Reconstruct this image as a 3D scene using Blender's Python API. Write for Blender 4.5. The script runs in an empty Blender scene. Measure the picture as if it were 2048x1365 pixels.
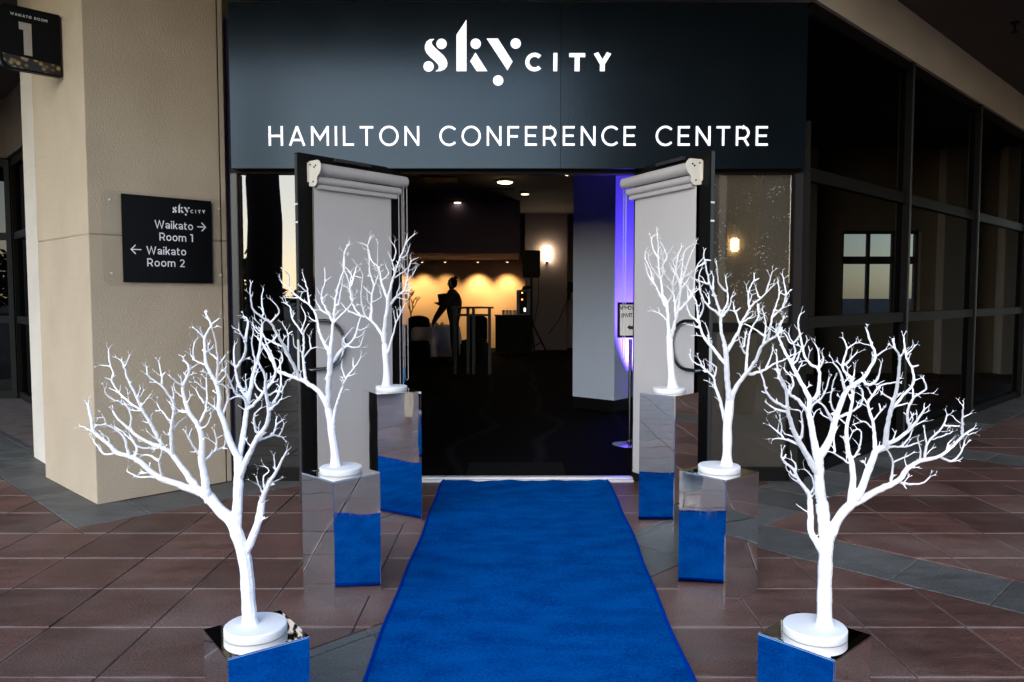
import bpy, bmesh, math, random
from mathutils import Vector, Matrix
R = math.radians
scene = bpy.context.scene
COL = scene.collection
rnd = random.Random(7)

# ------------------------------------------------------------------ camera
CAM_H, PITCH, FPX = 1.44, R(3.4), 1550.0
cam = bpy.data.cameras.new('camera'); cam_o = bpy.data.objects.new('camera', cam); COL.objects.link(cam_o)
cam_o.location = (0, 0, CAM_H); cam_o.rotation_euler = (R(90) - PITCH, 0, 0)
cam.sensor_width = 36; cam.lens = 36 * FPX / 2048; cam.clip_start = .05; cam.clip_end = 2000
scene.camera = cam_o

# ------------------------------------------------------------------ light
SUN_EL, SUN_AZ = R(27), math.atan2(-.30, -.95)          # late, veiled sun, behind the viewer and to the left
world = bpy.data.worlds.new('World'); scene.world = world; world.use_nodes = True
wn = world.node_tree.nodes; wl = world.node_tree.links; wn.clear()
sky = wn.new('ShaderNodeTexSky'); sky.sky_type = 'NISHITA'; sky.sun_disc = False
sky.sun_elevation = SUN_EL; sky.sun_rotation = SUN_AZ % (2 * math.pi)
sky.air_density = 1.0; sky.dust_density = 0.6; sky.ozone_density = 1.6
bg = wn.new('ShaderNodeBackground'); bg.inputs['Strength'].default_value = 0.15
wo = wn.new('ShaderNodeOutputWorld')
wl.new(sky.outputs[0], bg.inputs[0]); wl.new(bg.outputs[0], wo.inputs[0])
sl = bpy.data.lights.new('sun', 'SUN'); sl.energy = 0.6; sl.angle = R(60); sl.color = (1, .97, .93)
so = bpy.data.objects.new('sun', sl); COL.objects.link(so)
sd = Vector((math.sin(SUN_AZ) * math.cos(SUN_EL), math.cos(SUN_AZ) * math.cos(SUN_EL), math.sin(SUN_EL)))
so.rotation_euler = sd.to_track_quat('Z', 'Y').to_euler(); so.location = sd * 60
vs = scene.view_settings; vs.view_transform = 'Standard'; vs.look = 'None'; vs.exposure = 1.8; vs.gamma = 1; vs.use_curve_mapping = False
scene.cycles.max_bounces = 8; scene.cycles.glossy_bounces = 5; scene.cycles.transparent_max_bounces = 12
scene.cycles.sample_clamp_indirect = 4.0; scene.cycles.caustics_reflective = False; scene.cycles.caustics_refractive = False

# ------------------------------------------------------------------ measuring helpers (photo measurements -> places)
FW = Vector((0, math.cos(PITCH), -math.sin(PITCH))); UP = Vector((0, math.sin(PITCH), math.cos(PITCH))); CO = Vector((0, 0, CAM_H))
def ray(px, py): return FW + Vector(((px - 1024) / FPX, 0, 0)) - UP * ((py - 682.5) / FPX)
def G(px, py, z=0.0):
    d = ray(px, py); return CO + d * ((z - CAM_H) / d.z)
def P(px, py, Y):
    d = ray(px, py); return CO + d * (Y / d.y)
def L(px, py, a, b):                                   # on the vertical plane through ground points a, b
    n = Vector((b[1] - a[1], a[0] - b[0], 0)); d = ray(px, py)
    return CO + d * ((Vector((a[0], a[1], 0)) - CO).dot(n) / d.dot(n))

# ------------------------------------------------------------------ materials
def nm(name):
    m = bpy.data.materials.new(name); m.use_nodes = True
    nt = m.node_tree; return m, nt, nt.nodes['Principled BSDF']
def c4(c): return (c[0], c[1], c[2], 1)
def mat(name, col, rough=.6, metal=0, var=.12, vscale=6, bump=0, bscale=80, spec=.5, rvar=0, sheen=0, objvar=0, tint=None):
    m, nt, b = nm(name); N, K = nt.nodes, nt.links
    b.inputs['Roughness'].default_value = rough; b.inputs['Metallic'].default_value = metal
    b.inputs['Specular IOR Level'].default_value = spec
    if tint: b.inputs['Specular Tint'].default_value = c4(tint)
    if sheen: b.inputs['Sheen Weight'].default_value = sheen
    tc = N.new('ShaderNodeTexCoord')
    nz = N.new('ShaderNodeTexNoise'); nz.inputs['Scale'].default_value = vscale; nz.inputs['Detail'].default_value = 6
    K.new(tc.outputs['Object'], nz.inputs['Vector'])
    mx = N.new('ShaderNodeMix'); mx.data_type = 'RGBA'
    mx.inputs['A'].default_value = c4([max(0, x * (1 - var)) for x in col]); mx.inputs['B'].default_value = c4([min(1, x * (1 + var)) for x in col])
    K.new(nz.outputs['Fac'], mx.inputs['Factor']); out = mx.outputs['Result']
    if objvar:
        oi = N.new('ShaderNodeObjectInfo'); hv = N.new('ShaderNodeHueSaturation')
        mr = N.new('ShaderNodeMapRange'); mr.inputs['To Min'].default_value = 1 - objvar; mr.inputs['To Max'].default_value = 1 + objvar
        K.new(oi.outputs['Random'], mr.inputs['Value']); K.new(mr.outputs[0], hv.inputs['Value']); K.new(out, hv.inputs['Color']); out = hv.outputs['Color']
    K.new(out, b.inputs['Base Color'])
    if rvar:
        mr = N.new('ShaderNodeMapRange'); mr.inputs['To Min'].default_value = rough - rvar; mr.inputs['To Max'].default_value = rough + rvar
        K.new(nz.outputs['Fac'], mr.inputs['Value']); K.new(mr.outputs[0], b.inputs['Roughness'])
    if bump:
        n2 = N.new('ShaderNodeTexNoise'); n2.inputs['Scale'].default_value = bscale; n2.inputs['Detail'].default_value = 4
        K.new(tc.outputs['Object'], n2.inputs['Vector'])
        bp = N.new('ShaderNodeBump'); bp.inputs['Strength'].default_value = bump; bp.inputs['Distance'].default_value = .01
        K.new(n2.outputs['Fac'], bp.inputs['Height']); K.new(bp.outputs[0], b.inputs['Normal'])
    return m
def glow(name, col, s):
    m, nt, b = nm(name); b.inputs['Base Color'].default_value = c4(col)
    b.inputs['Emission Color'].default_value = c4(col); b.inputs['Emission Strength'].default_value = s; return m
def glass(name, tint, refl, rough=0.0, fk=1.0):
    m, nt, b = nm(name); N, K = nt.nodes, nt.links; N.remove(b)
    t = N.new('ShaderNodeBsdfTransparent'); t.inputs[0].default_value = c4(tint)
    g = N.new('ShaderNodeBsdfGlossy'); g.inputs['Roughness'].default_value = rough; g.inputs[0].default_value = (1, 1, 1, 1)
    fr = N.new('ShaderNodeFresnel'); fr.inputs[0].default_value = 1.5
    ad = N.new('ShaderNodeMath'); ad.operation = 'MULTIPLY_ADD'; ad.use_clamp = True; ad.inputs[1].default_value = fk; ad.inputs[2].default_value = refl
    mx = N.new('ShaderNodeMixShader'); K.new(fr.outputs[0], ad.inputs[0]); K.new(ad.outputs[0], mx.inputs[0])
    K.new(t.outputs[0], mx.inputs[1]); K.new(g.outputs[0], mx.inputs[2])
    K.new(mx.outputs[0], N['Material Output'].inputs[0]); return m

def stone(name, col, dusty, objvar, bloom=False):
    m, nt, b = nm(name); N, K = nt.nodes, nt.links
    tc = N.new('ShaderNodeTexCoord'); ge = N.new('ShaderNodeNewGeometry')
    n1 = N.new('ShaderNodeTexNoise'); n1.inputs['Scale'].default_value = 3.4; n1.inputs['Detail'].default_value = 9; n1.inputs['Roughness'].default_value = .72
    mp = N.new('ShaderNodeMapping'); mp.inputs['Scale'].default_value = (1, 3.2, 1)
    K.new(ge.outputs['Position'], mp.inputs[0]); K.new(mp.outputs[0], n1.inputs['Vector'])
    n2 = N.new('ShaderNodeTexNoise'); n2.inputs['Scale'].default_value = 110; n2.inputs['Detail'].default_value = 3
    K.new(ge.outputs['Position'], n2.inputs['Vector'])
    n3 = N.new('ShaderNodeTexNoise'); n3.inputs['Scale'].default_value = 1.1; n3.inputs['Detail'].default_value = 5
    K.new(ge.outputs['Position'], n3.inputs['Vector'])
    a = N.new('ShaderNodeMix'); a.data_type = 'RGBA'; a.inputs['A'].default_value = c4([x * .58 for x in col]); a.inputs['B'].default_value = c4([x * 1.5 for x in col])
    cs = N.new('ShaderNodeMapRange'); cs.inputs['From Min'].default_value = .33; cs.inputs['From Max'].default_value = .67; K.new(n1.outputs['Fac'], cs.inputs['Value']); K.new(cs.outputs[0], a.inputs['Factor'])
    r2 = N.new('ShaderNodeMapRange'); r2.inputs['From Min'].default_value = .47; r2.inputs['From Max'].default_value = .70; r2.inputs['To Max'].default_value = .55
    K.new(n3.outputs['Fac'], r2.inputs['Value'])
    b2 = N.new('ShaderNodeMix'); b2.data_type = 'RGBA'; b2.inputs['B'].default_value = c4(dusty)
    K.new(r2.outputs[0], b2.inputs['Factor']); K.new(a.outputs['Result'], b2.inputs['A'])
    r3 = N.new('ShaderNodeMapRange'); r3.inputs['From Min'].default_value = .36; r3.inputs['From Max'].default_value = .64; r3.inputs['To Min'].default_value = .68; r3.inputs['To Max'].default_value = 1.32
    K.new(n2.outputs['Fac'], r3.inputs['Value'])
    oi = N.new('ShaderNodeObjectInfo'); mo = N.new('ShaderNodeMapRange'); mo.inputs['To Min'].default_value = 1 - objvar; mo.inputs['To Max'].default_value = 1 + objvar
    K.new(oi.outputs['Random'], mo.inputs['Value'])
    mu = N.new('ShaderNodeMath'); mu.operation = 'MULTIPLY'; K.new(r3.outputs[0], mu.inputs[0]); K.new(mo.outputs[0], mu.inputs[1])
    hv = N.new('ShaderNodeHueSaturation'); K.new(mu.outputs[0], hv.inputs['Value']); K.new(b2.outputs['Result'], hv.inputs['Color'])
    # pale bloom of dried mortar along the joints
    col_out = hv.outputs['Color']
    if bloom:
        sp = N.new('ShaderNodeSeparateXYZ'); K.new(ge.outputs['Position'], sp.inputs[0]); ds = []
        for ax, off in (('X', -1.568), ('Y', 3.285)):
            m1 = N.new('ShaderNodeMath'); m1.operation = 'SUBTRACT'; m1.inputs[1].default_value = off; K.new(sp.outputs[ax], m1.inputs[0])
            m2 = N.new('ShaderNodeMath'); m2.operation = 'PINGPONG'; m2.inputs[1].default_value = .22125; K.new(m1.outputs[0], m2.inputs[0]); ds.append(m2)
        mn = N.new('ShaderNodeMath'); mn.operation = 'MINIMUM'; sx_ = N.new('ShaderNodeMath'); sx_.operation = 'MULTIPLY_ADD'; sx_.inputs[1].default_value = 1.5; sx_.inputs[2].default_value = .004; K.new(ds[0].outputs[0], sx_.inputs[0]); K.new(sx_.outputs[0], mn.inputs[0]); K.new(ds[1].outputs[0], mn.inputs[1])
        n4 = N.new('ShaderNodeTexNoise'); n4.inputs['Scale'].default_value = 3.1; n4.inputs['Detail'].default_value = 7; K.new(ge.outputs['Position'], n4.inputs['Vector'])
        wd = N.new('ShaderNodeMapRange'); wd.inputs['From Min'].default_value = .40; wd.inputs['From Max'].default_value = .72; wd.inputs['To Min'].default_value = .007; wd.inputs['To Max'].default_value = .040; K.new(n4.outputs['Fac'], wd.inputs['Value'])
        dv = N.new('ShaderNodeMath'); dv.operation = 'DIVIDE'; K.new(mn.outputs[0], dv.inputs[0]); K.new(wd.outputs[0], dv.inputs[1])
        fo = N.new('ShaderNodeMapRange'); fo.inputs['From Min'].default_value = .25; fo.inputs['From Max'].default_value = 1.0; fo.inputs['To Min'].default_value = .75; fo.inputs['To Max'].default_value = 0; K.new(dv.outputs[0], fo.inputs['Value'])
        bm_ = N.new('ShaderNodeMix'); bm_.data_type = 'RGBA'; bm_.inputs['B'].default_value = c4(dusty); K.new(fo.outputs[0], bm_.inputs['Factor']); K.new(col_out, bm_.inputs['A']); col_out = bm_.outputs['Result']
    K.new(col_out, b.inputs['Base Color'])
    rr = N.new('ShaderNodeMapRange'); rr.inputs['To Min'].default_value = .34; rr.inputs['To Max'].default_value = .78
    K.new(n1.outputs['Fac'], rr.inputs['Value']); K.new(rr.outputs[0], b.inputs['Roughness'])
    bp = N.new('ShaderNodeBump'); bp.inputs['Strength'].default_value = .45; bp.inputs['Distance'].default_value = .006
    ad = N.new('ShaderNodeMath'); ad.operation = 'ADD'; K.new(n1.outputs['Fac'], ad.inputs[0]); K.new(n2.outputs['Fac'], ad.inputs[1])
    K.new(ad.outputs[0], bp.inputs['Height']); K.new(bp.outputs[0], b.inputs['Normal'])
    return m

def stucco(name, col, stain):
    m, nt, b = nm(name); N, K = nt.nodes, nt.links
    ge = N.new('ShaderNodeNewGeometry')
    n1 = N.new('ShaderNodeTexNoise'); n1.inputs['Scale'].default_value = 1.6; n1.inputs['Detail'].default_value = 8
    mp = N.new('ShaderNodeMapping'); mp.inputs['Scale'].default_value = (1.5, 1.5, 1.1); K.new(ge.outputs['Position'], mp.inputs[0]); K.new(mp.outputs[0], n1.inputs['Vector'])
    n2 = N.new('ShaderNodeTexNoise'); n2.inputs['Scale'].default_value = 85; n2.inputs['Detail'].default_value = 5; K.new(ge.outputs['Position'], n2.inputs['Vector'])
    a = N.new('ShaderNodeMix'); a.data_type = 'RGBA'; a.inputs['A'].default_value = c4(stain); a.inputs['B'].default_value = c4(col)
    mr = N.new('ShaderNodeMapRange'); mr.inputs['From Min'].default_value = .3; mr.inputs['From Max'].default_value = .62
    K.new(n1.outputs['Fac'], mr.inputs['Value']); K.new(mr.outputs[0], a.inputs['Factor']); K.new(a.outputs['Result'], b.inputs['Base Color'])
    b.inputs['Roughness'].default_value = .85; b.inputs['Specular IOR Level'].default_value = .25
    bp = N.new('ShaderNodeBump'); bp.inputs['Strength'].default_value = .6; bp.inputs['Distance'].default_value = .006
    K.new(n2.outputs['Fac'], bp.inputs['Height']); K.new(bp.outputs[0], b.inputs['Normal']); return m

def mirror(name):
    m, nt, b = nm(name); N, K = nt.nodes, nt.links
    b.inputs['Metallic'].default_value = 1; b.inputs['Base Color'].default_value = (.95, .94, .93, 1)
    tc = N.new('ShaderNodeTexCoord')
    n1 = N.new('ShaderNodeTexNoise'); n1.inputs['Scale'].default_value = 3.2; n1.inputs['Detail'].default_value = 1
    K.new(tc.outputs['Object'], n1.inputs['Vector'])
    bp = N.new('ShaderNodeBump'); bp.inputs['Strength'].default_value = .10; bp.inputs['Distance'].default_value = .02
    K.new(n1.outputs['Fac'], bp.inputs['Height']); K.new(bp.outputs[0], b.inputs['Normal'])
    n2 = N.new('ShaderNodeTexNoise'); n2.inputs['Scale'].default_value = 9; n2.inputs['Detail'].default_value = 7
    mp = N.new('ShaderNodeMapping'); mp.inputs['Scale'].default_value = (6, 6, .8); K.new(tc.outputs['Object'], mp.inputs[0]); K.new(mp.outputs[0], n2.inputs['Vector'])
    mr = N.new('ShaderNodeMapRange'); mr.inputs['From Min'].default_value = .46; mr.inputs['From Max'].default_value = .78; mr.inputs['To Min'].default_value = .010; mr.inputs['To Max'].default_value = .12
    K.new(n2.outputs['Fac'], mr.inputs['Value']); K.new(mr.outputs[0], b.inputs['Roughness']); return m

def carpet_mat():
    m, nt, b = nm('blue_pile'); N, K = nt.nodes, nt.links
    ge = N.new('ShaderNodeNewGeometry')
    n1 = N.new('ShaderNodeTexNoise'); n1.inputs['Scale'].default_value = 95; n1.inputs['Detail'].default_value = 3; K.new(ge.outputs['Position'], n1.inputs['Vector'])
    n2 = N.new('ShaderNodeTexNoise'); n2.inputs['Scale'].default_value = 4.2; n2.inputs['Detail'].default_value = 8
    mp = N.new('ShaderNodeMapping'); mp.inputs['Scale'].default_value = (1, 1.8, 1); K.new(ge.outputs['Position'], mp.inputs[0]); K.new(mp.outputs[0], n2.inputs['Vector'])
    ad = N.new('ShaderNodeMath'); ad.operation = 'MULTIPLY_ADD'; ad.inputs[1].default_value = .55; K.new(n1.outputs['Fac'], ad.inputs[0])
    h = N.new('ShaderNodeMath'); h.operation = 'MULTIPLY'; h.inputs[1].default_value = .5; K.new(n2.outputs['Fac'], h.inputs[0]); K.new(h.outputs[0], ad.inputs[2])
    mr = N.new('ShaderNodeMapRange'); mr.inputs['From Min'].default_value = .39; mr.inputs['From Max'].default_value = .62; K.new(ad.outputs[0], mr.inputs['Value'])
    a = N.new('ShaderNodeMix'); a.data_type = 'RGBA'; a.inputs['A'].default_value = (.0001, .038, .195, 1); a.inputs['B'].default_value = (.0006, .080, .32, 1)
    K.new(mr.outputs[0], a.inputs['Factor'])
    vo = N.new('ShaderNodeTexVoronoi'); vo.inputs['Scale'].default_value = 9; K.new(ge.outputs['Position'], vo.inputs['Vector'])
    lt = N.new('ShaderNodeMapRange'); lt.inputs['From Min'].default_value = .018; lt.inputs['From Max'].default_value = .03; lt.inputs['To Min'].default_value = .55; lt.inputs['To Max'].default_value = 0; K.new(vo.outputs['Distance'], lt.inputs['Value'])
    lm = N.new('ShaderNodeMix'); lm.data_type = 'RGBA'; lm.inputs['B'].default_value = (.22, .30, .42, 1); K.new(lt.outputs[0], lm.inputs['Factor']); K.new(a.outputs['Result'], lm.inputs['A'])
    K.new(lm.outputs['Result'], b.inputs['Base Color'])
    b.inputs['Roughness'].default_value = .95; b.inputs['Specular IOR Level'].default_value = .0
    bp = N.new('ShaderNodeBump'); bp.inputs['Strength'].default_value = .6; bp.inputs['Distance'].default_value = .004
    K.new(n1.outputs['Fac'], bp.inputs['Height']); K.new(bp.outputs[0], b.inputs['Normal']); return m

M = dict(
    red=stone('red_paver', (.092, .041, .031), (.20, .142, .125), .27, True),
    grey=stone('grey_paver', (.072, .073, .070), (.15, .152, .146), .25),
    grout=mat('sandy_joint', (.11, .085, .075), .95, var=.7, vscale=5, bump=.4, bscale=120),
    asphalt=mat('asphalt', (.06, .06, .062), .9, var=.25, vscale=3, bump=.4, bscale=60),
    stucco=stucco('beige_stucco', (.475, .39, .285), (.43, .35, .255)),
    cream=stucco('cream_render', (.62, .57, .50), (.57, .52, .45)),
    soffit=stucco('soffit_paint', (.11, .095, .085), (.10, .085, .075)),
    alu=mat('bronze_aluminium', (.006, .0055, .0052), .5, .0, .15, 9, spec=.09),
    alu_grey=mat('grey_aluminium', (.028, .028, .03), .4, .0, .15, 9, spec=.4),
    sill=mat('mill_aluminium', (.7, .7, .71), .4, .4, .15, 14, rvar=.1),
    steel=mat('brushed_steel', (.30, .29, .29), .22, 1, .1, 20, rvar=.05),
    fascia=mat('black_sign_panel', (.003, .0045, .006), .20, 0, .1, 3, spec=.25, tint=(.58, .79, 1), bump=.02, bscale=40, rvar=.03),
    black=mat('black_acrylic', (.004, .004, .005), .45, 0, .1, 6, spec=.12),
    blacksatin=mat('black_satin', (.006, .006, .006), .6, 0, .2, 9, spec=.12),
    letter=glow('glowing_white_letter', (.86, .84, .93), .30),  # glow put into the lettering material to keep the sign letters bright
    print=mat('white_print', (.85, .84, .88), .5, var=.02),
    tree=mat('white_tree_coating', (.85, .845, .86), .55, 0, .05, 30, bump=.5, bscale=70),
    disc=mat('white_disc_paint', (.86, .855, .87), .6, 0, .03, 20),
    mirror=mirror('mirror_acrylic'),
    carpet=carpet_mat(),
    bind=mat('blue_binding', (.0002, .034, .27), .9, 0, .2, 60, bump=.3, bscale=300, spec=0),
    fabric=mat('grey_blind_fabric', (.53, .50, .49), .85, 0, .09, 2, bump=.35, bscale=4),
    blindbar=mat('grey_blind_bar', (.50, .47, .46), .45, 0, .04, 10),
    bracket=mat('cream_plastic', (.66, .62, .54), .5, 0, .05, 10),
    chain=mat('grey_chain', (.42, .40, .40), .5, .2, .1, 60),
    cleat=mat('blue_cleat', (.02, .16, .30), .6, 0, .1, 60),
    pane=glass('sidelight_glass', (.16, .14, .14), .03),
    pane_dark=glass('dark_tinted_glass', (.02, .019, .017), .012, fk=.42),
    pane_door=glass('door_glass', (.4, .4, .4), .03),
    clear=glass('clear_acrylic', (.97, .97, .965), .0, fk=.12), window=glass('window_glass', (.9, .9, .88), .02),
    ply=mat('brown_film', (.085, .072, .058), .5, 0, .25, 12, bump=.2, bscale=14, spec=.4),
    intwall=mat('interior_wall', (.46, .38, .31), .9, 0, .05, 2),
    intdark=mat('interior_plum_wall', (.13, .105, .19), .9, 0, .08, 2),
    intceil=mat('interior_ceiling', (.11, .095, .105), .9, 0, .12, 3),
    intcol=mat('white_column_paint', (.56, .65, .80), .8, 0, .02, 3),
    skirt=mat('black_skirting', (.005, .005, .006), .5, spec=.15),
    lamp=glow('warm_lamp_glass', (1, .74, .40), 16),
    lampdim=glow('dim_lamp', (1, .75, .5), 1.6),
    bluelamp=glow('blue_lamp', (.15, .12, 1), 8),
    cloth=mat('white_tablecloth', (.50, .47, .58), .9, 0, .04, 6),
    china=mat('white_china', (.75, .74, .72), .3, 0, .02, 8),
    screen=mat('paper_notice', (.75, .74, .72), .7, 0, .04, 6),
    ink=mat('black_ink', (.01, .01, .012), .7),
    skin=mat('skin', (.35, .2, .14), .6, 0, .05, 30),
    gold=mat('gold_votive', (.6, .35, .08), .3, .8, .1, 10),
    bark=mat('dark_bark', (.045, .022, .016), .9, 0, .4, 14, bump=.8, bscale=30),
    leaf=mat('dark_leaf', (.04, .07, .025), .7, 0, .4, 9),
    timber=mat('weathered_timber', (.16, .085, .05), .8, 0, .4, 9, bump=.4, bscale=40),
    soil=mat('soil', (.04, .03, .022), .95, 0, .3, 20),
    redlamp=glow('red_indicator', (1, .18, .05), 3), whitelamp=glow('white_indicator', (.9, .95, 1), 1.2),
)
def int_floor():
    m, nt, b = nm('dark_patterned_carpet'); N, K = nt.nodes, nt.links
    ge = N.new('ShaderNodeNewGeometry')
    w = N.new('ShaderNodeTexWave'); w.inputs['Scale'].default_value = .42; w.inputs['Distortion'].default_value = 9; w.inputs['Detail'].default_value = 2; w.inputs['Detail Scale'].default_value = .6
    K.new(ge.outputs['Position'], w.inputs['Vector'])
    n = N.new('ShaderNodeTexNoise'); n.inputs['Scale'].default_value = 1.3; K.new(ge.outputs['Position'], n.inputs['Vector'])
    r = N.new('ShaderNodeMapRange'); r.inputs['From Min'].default_value = .93; r.inputs['From Max'].default_value = 1.0; K.new(w.outputs['Fac'], r.inputs['Value'])
    mu = N.new('ShaderNodeMath'); mu.operation = 'MULTIPLY'; K.new(r.outputs[0], mu.inputs[0]); K.new(n.outputs['Fac'], mu.inputs[1])
    a = N.new('ShaderNodeMix'); a.data_type = 'RGBA'; a.inputs['A'].default_value = (.0028, .0028, .0034, 1); a.inputs['B'].default_value = (.016, .016, .018, 1)
    K.new(mu.outputs[0], a.inputs['Factor']); K.new(a.outputs['Result'], b.inputs['Base Color'])
    b.inputs['Roughness'].default_value = .95; b.inputs['Specular IOR Level'].default_value = .03; return m
M['intfloor'] = int_floor()
M['mirror_top'] = mat('clean_mirror', (.9, .89, .88), .02, 1, .01, 3)
def film_mat():
    m = mat('wrinkled_brown_film', (.115, .095, .073), .3, 0, .45, 70, bump=.25, bscale=60, spec=.35); nt = m.node_tree; N, K = nt.nodes, nt.links; b = N['Principled BSDF']
    src = b.inputs['Base Color'].links[0].from_socket; ge = N.new('ShaderNodeNewGeometry')
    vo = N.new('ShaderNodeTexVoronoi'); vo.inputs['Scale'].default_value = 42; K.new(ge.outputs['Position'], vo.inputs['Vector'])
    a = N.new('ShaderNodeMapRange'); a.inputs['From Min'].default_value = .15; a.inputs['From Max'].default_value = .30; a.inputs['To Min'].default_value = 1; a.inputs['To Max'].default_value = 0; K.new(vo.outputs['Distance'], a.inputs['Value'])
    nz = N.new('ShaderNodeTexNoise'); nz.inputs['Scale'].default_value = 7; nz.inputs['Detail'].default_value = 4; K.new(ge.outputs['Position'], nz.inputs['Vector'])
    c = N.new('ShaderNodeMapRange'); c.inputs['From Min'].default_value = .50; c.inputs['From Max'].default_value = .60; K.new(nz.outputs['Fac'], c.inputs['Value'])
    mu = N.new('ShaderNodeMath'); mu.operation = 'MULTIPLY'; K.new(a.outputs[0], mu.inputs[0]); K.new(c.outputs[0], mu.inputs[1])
    mx = N.new('ShaderNodeMix'); mx.data_type = 'RGBA'; mx.inputs['B'].default_value = (.75, .68, .58, 1); K.new(mu.outputs[0], mx.inputs['Factor']); K.new(src, mx.inputs['A']); K.new(mx.outputs['Result'], b.inputs['Base Color']); return m  # pale specks for film bubbles, their sparkle painted into the colour
M['post'] = mat('matt_bronze', (.022, .020, .020), .8, 0, .1, 9, spec=.03)

# ------------------------------------------------------------------ mesh helpers
OFF = {}
def tag(o, label=None, cat=None, group=None, kind=None):
    if label: o['label'] = label
    if cat: o['category'] = cat
    if group: o['group'] = group
    if kind: o['kind'] = kind
    return o
def thing(name, label, cat, loc=(0, 0, 0), group=None):
    o = bpy.data.objects.new(name, None); COL.objects.link(o); o.empty_display_size = .1
    o.location = loc; OFF[o.name] = Vector(loc); return tag(o, label, cat, group)
class MB:
    def __init__(s): s.v = []; s.f = []
    def add(s, vs_, fs):
        k = len(s.v); s.v += [Vector(p) for p in vs_]; s.f += [[i + k for i in f] for f in fs]; return k
    def box(s, a, b):
        x0, y0, z0 = a; x1, y1, z1 = b
        s.add([(x0, y0, z0), (x1, y0, z0), (x1, y1, z0), (x0, y1, z0), (x0, y0, z1), (x1, y0, z1), (x1, y1, z1), (x0, y1, z1)],
              [(0, 3, 2, 1), (4, 5, 6, 7), (0, 1, 5, 4), (1, 2, 6, 5), (2, 3, 7, 6), (3, 0, 4, 7)]); return s
    def prism(s, pts, z0, z1):                         # plan polygon extruded in z
        n = len(pts); s.add([(p[0], p[1], z0) for p in pts] + [(p[0], p[1], z1) for p in pts],
              [list(range(n))[::-1], list(range(n, 2 * n))] + [(i, (i + 1) % n, n + (i + 1) % n, n + i) for i in range(n)]); return s
    def slab(s, pts, ext):                             # 3-D polygon extruded along a vector
        n = len(pts); e = Vector(ext); s.add([Vector(p) for p in pts] + [Vector(p) + e for p in pts],
              [list(range(n)), list(range(n, 2 * n))[::-1]] + [(i, n + i, n + (i + 1) % n, (i + 1) % n) for i in range(n)]); return s
    def obox(s, o, u, v, w):                           # box from corner o with edge vectors
        o, u, v, w = map(Vector, (o, u, v, w)); return s.slab([o, o + u, o + u + v, o + v], w)
    def tube(s, pts, rad, n=8, cap=True, closed=False):
        pts = [Vector(p) for p in pts]; k0 = len(s.v); m = len(pts)
        rr = rad if isinstance(rad, (list, tuple)) else [rad] * m
        ref = None
        for i, p in enumerate(pts):
            if closed: t = pts[(i + 1) % m] - pts[i - 1]
            else: t = pts[min(i + 1, m - 1)] - pts[max(i - 1, 0)]
            if t.length < 1e-9: t = Vector((0, 0, 1))
            t.normalize()
            if ref is None: ref = t.orthogonal().normalized()
            a = (ref - t * ref.dot(t))
            a = a.normalized() if a.length > 1e-6 else t.orthogonal().normalized()
            ref = a; b = t.cross(a)
            for j in range(n):
                an = 2 * math.pi * j / n; s.v.append(p + (a * math.cos(an) + b * math.sin(an)) * rr[i])
        for i in range(m if closed else m - 1):
            i2 = (i + 1) % m
            for j in range(n): s.f.append([k0 + i * n + j, k0 + i * n + (j + 1) % n, k0 + i2 * n + (j + 1) % n, k0 + i2 * n + j])
        if cap and not closed:
            s.f.append([k0 + j for j in range(n)][::-1]); s.f.append([k0 + (m - 1) * n + j for j in range(n)])
        return k0
    def lathe(s, c, prof, n=32):                       # profile (r, z) about a vertical axis at c
        c = Vector(c); k0 = len(s.v); m = len(prof)
        for r, z in prof:
            for j in range(n):
                a = 2 * math.pi * j / n; s.v.append(c + Vector((r * math.cos(a), r * math.sin(a), z)))
        for i in range(m - 1):
            for j in range(n): s.f.append([k0 + i * n + j, k0 + i * n + (j + 1) % n, k0 + (i + 1) * n + (j + 1) % n, k0 + (i + 1) * n + j])
        s.f.append([k0 + j for j in range(n)][::-1]); s.f.append([k0 + (m - 1) * n + j for j in range(n)]); return s
    def build(s, name, m, parent=None, smooth=False, bevel=0, label=None):
        off = OFF.get(parent.name, Vector()) if parent else Vector()
        me = bpy.data.meshes.new(name); me.from_pydata([tuple(p - off) for p in s.v], [], s.f); me.materials.append(m)
        bm = bmesh.new(); bm.from_mesh(me); bmesh.ops.recalc_face_normals(bm, faces=bm.faces)
        if bevel: bmesh.ops.bevel(bm, geom=[e for e in bm.edges if len(e.link_faces) == 2 and e.calc_face_angle(0) > .6], offset=bevel, segments=2, affect='EDGES', clamp_overlap=True)
        bm.to_mesh(me); bm.free()
        if smooth:
            me.polygons.foreach_set('use_smooth', [True] * len(me.polygons)); me.set_sharp_from_angle(angle=R(40))
        o = bpy.data.objects.new(name, me); COL.objects.link(o)
        if parent: o.parent = parent
        OFF[o.name] = off
        if label: o['label'] = label
        return o
def struct(mb, name, m, **k):
    o = mb.build(name, m, **k); o['kind'] = 'structure'; return o

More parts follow.
